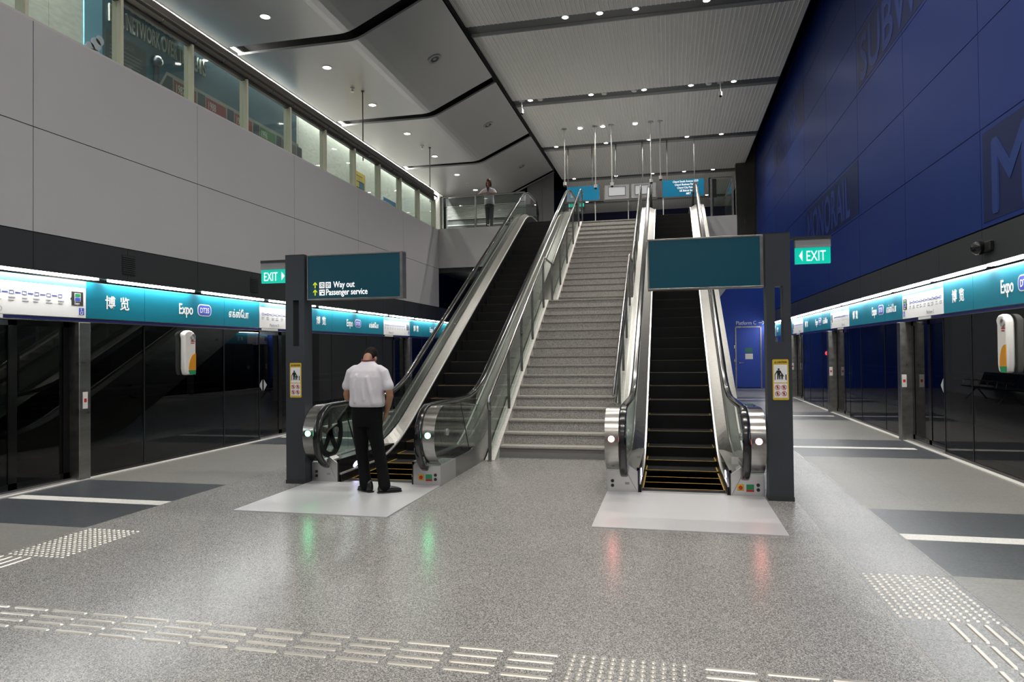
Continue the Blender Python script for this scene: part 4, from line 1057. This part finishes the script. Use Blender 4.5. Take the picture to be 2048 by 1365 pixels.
# ------------------------------------------------------------------ sign pylons
def pylon(x0, x1, yf, s0, s1, z0, z1, lab):
    t = thing('sign_pylon', lab, 'pylon', ((x0+x1)/2, yf, 0))
    m = MB(); y2 = yf+.2
    m.box(x0, s0, yf, y2, 0, 3.0); m.box(s1, x1, yf, y2, 0, 3.0); m.box(s0, s1, yf, y2, 0, z0); m.box(s0, s1, yf, y2, z1, 3.0)
    m.build('column', M_COLM, t)
    m = MB(); m.box(x0-.006, x1+.006, yf-.006, y2+.006, 0, .05); m.build('foot', M_FASC, t)
    m = MB(); m.box(x0+.0, x1, yf+.0, y2, 3.0, 3.012); m.build('top_cap', M_BLK2, t)
    return t
YF = 8.2
pylon(-4.945, -4.672, YF, -4.835, -4.748, 1.805, 2.41, 'tall dark grey sign column left of the left escalator')
pylon(1.062, 1.325, YF, 1.155, 1.245, 1.782, 2.41, 'tall dark grey sign column right of the right escalator')
def dir_sign(x0, x1, lab):
    t = thing('direction_sign', lab, 'sign', ((x0+x1)/2, YF+.06, 2.41))
    m = MB(); m.box(x0, x1, YF+.035, YF+.165, 2.405, 2.425); m.box(x0, x1, YF+.035, YF+.165, 2.985, 3.005); m.box(x0, x0+.02, YF+.035, YF+.165, 2.425, 2.985); m.box(x1-.035, x1, YF+.035, YF+.165, 2.425, 2.985); m.build('sign_frame', M_STEELD, t, bevel=.003)
    m = MB(); m.box(x0+.02, x1-.035, YF+.045, YF+.155, 2.425, 2.985); m.build('sign_face', M_TEALB, t)
    return t
t = dir_sign(-4.655, -3.31, 'lit teal direction sign reading Way out, on the left column')
Yt = YF+.044; txt, yl = MB(), MB()
for k, (z, s_) in enumerate(((2.565, 'Way out'), (2.468, 'Passenger service'))):
    text(txt, s_, .112, (-4.275 if k == 0 else -4.385, Yt, z+.002), RX, UP, 'LEFT', .76, .001, .98, .012)
    yl.polyp((-4.565, Yt, z), RX, UP, [(.021,0),(.035,0),(.035,.055),(.056,.035),(.056,.052),(.028,.08),(0,.052),(0,.035),(.021,.055)])
for k, ch in enumerate('DG'):
    x = -4.475+.09*k; txt.quadp((x, Yt, 2.562), RX, UP, .072, .012); txt.quadp((x, Yt, 2.628), RX, UP, .072, .012); txt.quadp((x, Yt, 2.562), RX, UP, .012, .078); txt.quadp((x+.06, Yt, 2.562), RX, UP, .012, .078)
    text(txt, ch, .056, (x+.036, Yt, 2.581), RX, UP, 'CENTER', .8, .001, 1., .02)
x = -4.475
for a, b, w_, h_ in ((0,.002,.075,.012),(0,.066,.075,.012),(0,.002,.012,.076),(.063,.002,.012,.076),(.0,.036,.075,.012),(.03,.036,.014,.036),(.0,.002,.028,.03)): txt.quadp((x+a, Yt, 2.465+b), RX, UP, w_, h_)
txt.build('lettering', M_WTXT, t); yl.build('arrows', M_YTXT, t)
dir_sign(-.245, 1.045, 'blank lit teal sign on the right column, hiding the right escalator')
def exit_sign(x0, x1, arm0, arm1, right, lab):
    t = thing('exit_sign', lab, 'sign', ((x0+x1)/2, YF+.06, 2.65))
    m = MB(); m.box(min(x0, arm0), max(x1, arm1), YF+.05, YF+.11, 2.935, 2.96); m.box(x0, x1, YF+.03, YF+.13, 2.925, 2.935); m.build('bracket_arm', M_FASC, t)
    m = MB(); m.box(x0, x1, YF+.04, YF+.12, 2.835, 2.925); m.build('battery_case', M_GPL, t)
    m = MB(); m.box(x0+.0, x1-.0, YF+.055, YF+.1, 2.655, 2.835); m.build('lit_panel', M_EXIT, t)
    m = MB(); o = (x0+(.035 if right else .11), YF+.052, 2.685)
    text(m, 'EXIT', .165, o, RX, UP, 'LEFT', .62, .001, 1.0, .0)
    xa = x1-.072 if right else x0+.075
    d = 1 if right else -1
    m.polyp((xa, YF+.052, 2.745), RX, UP, [(0,-.055),(d*.045,0),(0,.055)] if d > 0 else [(0,-.06),(0,.06),(-.035,0)])
    m.build('lettering', M_WTXT, t)
exit_sign(-5.335, -4.96, -5.345, -4.947, True, 'green EXIT sign with arrow to the right, on the left column')
exit_sign(1.388, 1.757, 1.33, 1.767, False, 'green EXIT sign with arrow to the left, on the right column')
def figure(mb, o, h, rails=False):
    """small standing pictogram, o = feet centre"""
    P = lambda pts: mb.polyp(o, RX, UP, [(a*h, b*h) for a, b in pts], .001)
    mb.disc(Vector(o)+Vector((0, -.0005, .92*h)), (0,-1,0), .085*h, 14, .001)
    P([(-.13,.44),(.13,.44),(.16,.78),(.1,.82),(-.1,.82),(-.16,.78)]); P([(-.13,0),(-.04,0),(0,.44),(-.13,.46)]); P([(.04,0),(.13,0),(.13,.46),(0,.44)])
    P([(-.14,.8),(-.2,.72),(-.34,.45),(-.28,.42),(-.12,.66)]); P([(.14,.8),(.12,.66),(.25,.42),(.31,.45),(.2,.72)])
def caution(x0, x1, yf, lab):
    t = thing('caution_sign', lab, 'sign', ((x0+x1)/2, yf, 1.13)); W = x1-x0; o = (x0, yf-.001, 1.13)
    def rr(w, h, rad, dx=0, dy=0):
        pts = []
        for sx, sy, a0 in ((1,1,0),(0,1,90),(0,0,180),(1,0,270)):
            for k in range(4):
                a = math.radians(a0+30*k); pts.append((dx+(w-rad if sx else rad)+rad*math.cos(a), dy+(h-rad if sy else rad)+rad*math.sin(a)))
        return pts
    m = MB(); m.polyp(o, RX, UP, rr(W, .455, .014), .004); m.build('yellow_board', M_YEL, t)
    y1 = yf-.0052; m = MB(); m.quadp((x0+.014, y1, 1.325), RX, UP, W-.028, .20, .001); m.quadp((x0+.014, y1, 1.155), RX, UP, W-.028, .16, .001); m.build('white_panel', M_WHT, t)
    y2 = yf-.0065; m = MB()
    figure(m, (x0+.065, y2, 1.36), .125); m.build('adult_figure', M_BLK2, t); m = MB(); figure(m, (x0+.1, y2, 1.36), .07)
    m.build('child_figure', M_BLK2, t); m = MB()
    m.quadp((x0+.022, y2, 1.355), RX, UP, .008, .06, .001); m.build('guard_mark', M_BLK2, t); m = MB(); m.quadp((x1-.035, y2, 1.355), RX, UP, .012, .06, .001); m.build('guard_mark', M_BLK2, t); m = MB()
    text(m, 'CAUTION', .027, (x0+.052, y2, 1.545), RX, UP, 'LEFT', .82, .0005, 1., .03)
    m.polyp((x0+.018, y2, 1.542), RX, UP, [(0,0),(.03,0),(.027,.005),(.008,.005),(.015,.019),(.019,.012),(.0225,.0125),(.015,.026)], .001)
    m.build('caution_word', M_BLK2, t)
    for i in (0, 1):
        for j in (0, 1):
            m = MB(); cx, cz = x0+W*(.3+.4*i), 1.2+.072*j; figure(m, (cx-.002, y2, cz-.018), .038); m.cur = 1
            c_ = Vector((cx, yf-.008, cz)); m.ring(c_, (0,-1,0), .023, .028, 20, .001)
            q = .018; m.polyp(c_, RX, UP, [(-q-.002,q-.002),(q-.002,-q-.002),(q+.002,-q+.002),(-q+.002,q+.002)], .001)
            m.build('prohibition_mark', [M_BLK2, M_RED], t)
caution(-4.884, -4.717, YF, 'yellow CAUTION sign on the left column, beside the man in the white shirt')
caution(1.118, 1.288, YF, 'yellow CAUTION sign on the right column, below its slot')

# ------------------------------------------------------------------ people
def remesh(o, vox, smooth=6, sub=0):
    r = o.modifiers.new('r', 'REMESH'); r.mode = 'VOXEL'; r.voxel_size = vox; r.use_smooth_shade = True
    s = o.modifiers.new('s', 'SMOOTH'); s.factor = .5; s.iterations = smooth
    return o
def hand_mesh(mb, wrist, d, n, side, curl=.5, L_=.19):
    """palm with four bent fingers and a thumb; d = along the hand, n = palm normal, side = thumb direction"""
    w = Vector(wrist); d = Vector(d).normalized(); n = Vector(n); n = (n-d*n.dot(d)).normalized(); s = d.cross(n)*side
    k = L_/.19
    mb.limb([(w, .026*k), (w+d*.03*k, .03*k)], 10)
    for off in (-.024, -.008, .008, .024): mb.limb([(w+d*.02*k+s*off*k*.8, .016*k), (w+d*.09*k+s*off*k, .014*k)], 8)
    for off, ln in ((-.027, .062), (-.009, .078), (.009, .084), (.027, .076)):
        p = w+d*.095*k+s*off*k; a = curl*.6; d1 = (d*math.cos(a)+n*math.sin(a)); a2 = curl*1.5; d2 = (d*math.cos(a2)+n*math.sin(a2)); a3 = curl*2.3; d3 = d*math.cos(a3)+n*math.sin(a3)
        q = p+d1*ln*.45*k; r = q+d2*ln*.32*k
        mb.limb([(p, .0095*k), (q, .009*k), (r, .0082*k), (r+d3*ln*.23*k, .007*k)], 8)
    t0 = w+d*.03*k+s*.03*k; t1 = t0+(d*.6+s*.6+n*.3)*.045*k
    mb.limb([(t0, .014*k), (t1, .011*k), (t1+(d*.9+n*.4)*.03*k, .009*k)], 8)
def at3(o): 
    o = Vector(o); return lambda x, y, z: (o.x+x, o.y+y, o.z+z)
def head_mesh(mb, c, R, sz=1.):
    """skull, jaw, nose, brow, ears and neck stub; R rotates a head that looks along +y"""
    c = Vector(c); P = lambda x, y, z: c+R @ (Vector((x, y, z))*sz)
    def el(p, r, sx, sy, sz_):
        b = MB(); b.ball((0,0,0), r*sz, 16, (sx, sy, sz_)); mb.add([P(*p)+R @ Vector(v) for v in b.v], b.f)
    el((0, -.012, .035), .1, .78, .98, .98); el((0, .028, -.03), .085, .74, .8, 1.0); el((0, .055, -.085), .04, 1., .8, .7)
    el((0, .102, -.02), .017, .8, 1., 1.5); el((0, .11, -.036), .014, 1.2, 1., .8); el((0, .082, .022), .05, 1.1, .32, .28)
    el((.032, .085, -.035), .025, 1, .6, .9); el((-.032, .085, -.035), .025, 1, .6, .9); el((0, .098, -.068), .018, 1.4, .5, .35); el((0, .094, -.08), .018, 1.2, .5, .4)
    for s in (-1, 1): el((s*.079, -.005, -.01), .03, .38, .75, 1.1)

# man, seen from behind
mo = (-3.615, 7.83, .012)
up_ = lambda z: z if z < 1.07 else 1.07+(z-1.07)*1.13
A = lambda x, y, z: (mo[0]+x, mo[1]+y, mo[2]+up_(z))
man = thing('person', 'man in white short-sleeved shirt and black trousers standing head bowed at the left escalator', 'person', mo)
b = MB()
HC = (-.02, .135, 1.56)
Rm = Matrix.Rotation(math.radians(-48), 3, 'X') @ Matrix.Rotation(math.radians(4), 3, 'Y')
head_mesh(b, A(*HC), Rm)
b.limb([(A(-.005, -.01, 1.44), .07), (A(-.01, .02, 1.52), .058), (A(-.015, .055, 1.575), .056)], 14)
b.loft([(mo[0], mo[1]+.0, mo[2]+up_(z), rx*.9, ry*.9) for z, rx, ry in ((.9,.16,.11),(1.1,.165,.12),(1.3,.18,.12),(1.42,.17,.1),(1.48,.08,.06))], 20)
b.limb([(A(-.205, .0, 1.40), .048), (A(-.285, .015, 1.17), .043), (A(-.285, .04, 1.13), .042)], 12)
b.limb([(A(-.285, .04, 1.13), .043), (A(-.2, .2, 1.13), .036), (A(-.13, .31, 1.15), .028)], 12)
b.limb([(A(.205, .0, 1.40), .048), (A(.29, -.01, 1.2), .044), (A(.29, .0, 1.16), .042)], 12)
b.limb([(A(.295, .0, 1.16), .043), (A(.245, .06, 1.05), .036), (A(.2, .11, .965), .028)], 12)
for hx, kx, ax, ay in ((-.09, -.075, -.035, 0.), (.085, .13, .245, -.02)):
    b.limb([(A(hx, 0, .92), .085), (A(kx, .02, .5), .058), (A(ax, ay, .09), .042)], 12)
hand_mesh(b, A(-.13, .31, 1.15), (.85, .4, .25), (.0, -.3, 1.), 1, .7)
hand_mesh(b, A(.2, .11, .965), (-.35, .25, -.9), (-.9, 0, .3), 1, .3)
remesh(b.build('body', M_SKIN, man), .0075, 4)
h = MB(); P = lambda x, y, z: Vector(A(*HC))+Rm @ Vector((x, y, z))
for (x, y, z), r, sz in (((0, -.022, .048), .104, (.8, .96, .95)), ((0, -.05, -.0), .085, (.88, .7, 1.0))):
    q = MB(); q.ball((0,0,0), r, 20, sz); h.add([P(x, y, z)+Rm @ Vector(v) for v in q.v], q.f)
remesh(h.build('hair', M_HAIR, man), .008, 3)
s = MB()
s.loft([(mo[0]+cx, mo[1]+cy, mo[2]+up_(z), rx, ry) for cx, cy, z, rx, ry in ((-.005,.0,1.035,.205,.135),(-.005,.0,1.05,.222,.15),(-.0,-.005,1.085,.226,.152),(.0,-.01,1.15,.216,.145),(0,-.015,1.25,.218,.145),(0,-.012,1.36,.215,.14),(0,-.005,1.43,.195,.12),(0,.01,1.48,.15,.095),(-.0,.02,1.52,.085,.075),(-.0,.03,1.545,.07,.068))], 28, 2.3)
s.limb([(A(-.15, .0, 1.43), .075), (A(-.205, .0, 1.405), .074), (A(-.245, .008, 1.31), .068), (A(-.27, .012, 1.265), .07)], 16)
s.limb([(A(.15, .0, 1.43), .075), (A(.205, .0, 1.405), .074), (A(.25, -.0, 1.31), .068), (A(.275, -.006, 1.265), .07)], 16)
s.limb([(A(-.08, -.14, 1.38), .02), (A(-.11, -.155, 1.25), .022), (A(-.1, -.148, 1.1), .02)], 8); s.limb([(A(.06, -.145, 1.36), .018), (A(.1, -.155, 1.22), .02), (A(.13, -.14, 1.08), .018)], 8); s.limb([(A(.0, -.15, 1.3), .012), (A(.02, -.158, 1.12), .014)], 8)
remesh(s.build('shirt', M_SHIRT, man), .011, 5)
c_ = MB(); c_.tube([A(-.0+.075*math.cos(a), .025+.07*math.sin(a), 1.548+.012*math.sin(a)) for a in [2*PI*k/24 for k in range(25)]], .011, 8, False); c_.build('lanyard', M_COLLAR, man, smooth='all')
t_ = MB()
t_.loft([(mo[0]-.005, mo[1], mo[2]+z, rx, ry) for z, rx, ry in ((.80,.175,.12),(.88,.19,.135),(.97,.192,.135),(1.045,.19,.128),(1.07,.186,.125))], 26, 2.4)
for hx, kx, ax, ay in ((-.098, -.085, -.03, 0.), (.092, .14, .225, -.02)):
    t_.limb([(A(hx, 0, .86), .1), (A(hx*.95, .005, .74), .097), (A(kx, .015, .48), .078), (A((kx+ax)/2, .01, .28), .07), (A(ax, ay-.005, .085), .074)], 18)
remesh(t_.build('trousers', M_TROU, man), .011, 4)
bl = MB(); bl.loft([(mo[0]-.005, mo[1], mo[2]+z, .194, .134) for z in (1.035, 1.07)], 26, 2.4); bl.build('belt', M_SHOE, man, smooth=True)
for ax, ay, ang in ((-.005, -.0, 58), (.228, -.02, -60)):
    sh = MB(); Rz = Matrix.Rotation(math.radians(ang), 3, 'Z'); c0 = Vector(A(ax, ay, 0))
    q = MB(); q.limb([((0, -.05, .042), .042), ((0, .06, .04), .044), ((0, .145, .03), .034), ((0, .18, .026), .024)], 14); q.limb([((0, -.045, .05), .044), ((0, -.03, .1), .046)], 14)
    sh.add([c0+Rz @ Vector((v[0], v[1], max(.012, v[2]))) for v in q.v], q.f); so = sh.build('shoe', M_SHOE, man); remesh(so, .008, 2)
    sl_ = MB(); pts = []
    for yy, hw in ((-.095,.02),(-.08,.04),(0,.045),(.08,.05),(.15,.042),(.19,.028),(.205,.01)): pts.append((hw, yy))
    pol = pts+[(-x, y) for x, y in reversed(pts)]; pol = [tuple((c0+Rz @ Vector((x, y, 0)))[:2]) for x, y in pol]; sl_.prism(pol, 'z', .012, .028); sl_.build('sole', M_BLK2, so)
ph = MB(); q0 = Vector(A(-.03, .37, 1.19)); ph.box(q0.x-.04, q0.x+.04, q0.y-.005, q0.y+.005, q0.z-.02, q0.z+.12)

# person on the balcony leaning on the rail, facing the camera
wo = (-6.1, 23.28, 6.0); Bq = at3(wo)
wom = thing('person', 'person with brown shoulder-length hair in white shirt leaning on the balcony rail', 'person', wo)
b = MB(); Rw = Matrix.Rotation(PI, 3, 'Z') @ Matrix.Rotation(math.radians(-12), 3, 'X')
head_mesh(b, Bq(.02, -.14, 1.60), Rw)
b.limb([(Bq(.01, -.10, 1.4), .055), (Bq(.02, -.12, 1.53), .05)], 12)
b.loft([(wo[0], wo[1]+cy, wo[2]+z, rx, ry) for cy, z, rx, ry in ((.02,.85,.14,.1),(0,1.05,.12,.09),(-.05,1.25,.15,.1),(-.08,1.36,.15,.08),(-.09,1.42,.07,.05))], 18)
for s in (-1, 1):
    b.limb([(Bq(s*.17, -.08, 1.34), .045), (Bq(s*.29, -.2, 1.2), .038), (Bq(s*.30, -.28, 1.19), .035)], 10)
    b.limb([(Bq(s*.30, -.28, 1.19), .036), (Bq(s*.17, -.36, 1.195), .03), (Bq(s*.08, -.38, 1.2), .024)], 10)
    hand_mesh(b, Bq(s*.08, -.38, 1.2), (-s*.9, -.25, .1), (0, -.2, -1), s, .9, .17)
    b.limb([(Bq(s*.08, .02, .88), .08), (Bq(s*.07, .03, .48), .055), (Bq(s*.07, .02, .08), .04)], 10)
remesh(b.build('body', M_SKIN, wom), .009, 4)
e_ = MB()
for s in (-1, 1):
    q = Vector(Bq(.02, -.14, 1.60))+Rw @ Vector((s*.03, .088, .0)); e_.ball(q, .011, 10)
e_.build('eyes', M_BLK2, wom, smooth='all')
h = MB(); PW = lambda x, y, z: Vector(Bq(.02, -.14, 1.60))+Rw @ Vector((x, y, z))
for (x, y, z), r, sz in (((0, -.02, .05), .108, (.86, .98, .95)), ((.078, .005, -.04), .05, (.6, 1.1, 2.2)), ((-.078, .005, -.04), .05, (.6, 1.1, 2.2)), ((0, -.06, -.04), .09, (.95, .6, 1.3))):
    q = MB(); q.ball((0,0,0), r, 18, sz); h.add([PW(x, y, z)+Rw @ Vector(v) for v in q.v], q.f)
remesh(h.build('hair', M_HAIRB, wom), .01, 3)
s_ = MB()
s_.loft([(wo[0], wo[1]+cy, wo[2]+z, rx, ry) for cy, z, rx, ry in ((.03,.86,.19,.13),(.02,.95,.18,.125),(.0,1.1,.165,.12),(-.05,1.25,.18,.125),(-.08,1.36,.18,.1),(-.09,1.42,.11,.07),(-.1,1.45,.07,.055))], 22, 2.2)
for s in (-1, 1): s_.limb([(Bq(s*.13, -.08, 1.35), .07), (Bq(s*.18, -.09, 1.33), .068), (Bq(s*.255, -.16, 1.24), .062)], 14)
remesh(s_.build('shirt', M_SHIRT, wom), .012, 4)
v = MB(); v.polyp(Bq(.015, -.205, 1.24), (-1,0,0), UP, [(0,0),(.055,.2),(-.055,.2)], -.02); v.build('neckline', M_BLK2, wom)
t_ = MB(); t_.loft([(wo[0], wo[1]+.02, wo[2]+z, rx, ry) for z, rx, ry in ((.76,.16,.115),(.85,.17,.125),(.9,.165,.12))], 20, 2.2)
for s in (-1, 1): t_.limb([(Bq(s*.085, .02, .8), .088), (Bq(s*.075, .03, .48), .068), (Bq(s*.07, .02, .09), .055)], 14)
remesh(t_.build('trousers', mat('trouser_grey', (.02, .022, .025), .7), wom), .012, 4)
for s in (-1, 1):
    q = MB(); q.limb([(Bq(s*.07, .05, .04), .038), (Bq(s*.08, -.07, .035), .036), (Bq(s*.085, -.13, .025), .024)], 12); remesh(q.build('shoe', M_SHOE, wom), .009, 2)

# ------------------------------------------------------------------ light from the fittings, exposure
for k in range(6):
    # tubes in the cove wash the top of the gallery wall
    l = D.lights.new('cove_light', 'AREA'); l.shape = 'RECTANGLE'; l.size = .03; l.size_y = 7.; l.energy = 1000; l.color = (1, .97, .91)
    o = D.objects.new('cove_light', l); COL.objects.link(o); o.location = (-11.15, -7+7.2*k, 9.775); o.rotation_euler = (0, 0, 0)
w = D.worlds.new('hall_air'); SC.world = w; w.use_nodes = True
w.node_tree.nodes['Background'].inputs[0].default_value = (.9, .95, 1., 1); w.node_tree.nodes['Background'].inputs[1].default_value = .0
SC.view_settings.view_transform = 'Standard'; SC.view_settings.look = 'None'; SC.view_settings.gamma = 1.; SC.view_settings.exposure = -.35; SC.view_settings.use_curve_mapping = False
SC.cycles.max_bounces = 8; SC.cycles.transparent_max_bounces = 16; SC.cycles.sample_clamp_indirect = 4.; SC.cycles.caustics_reflective = False; SC.cycles.caustics_refractive = False
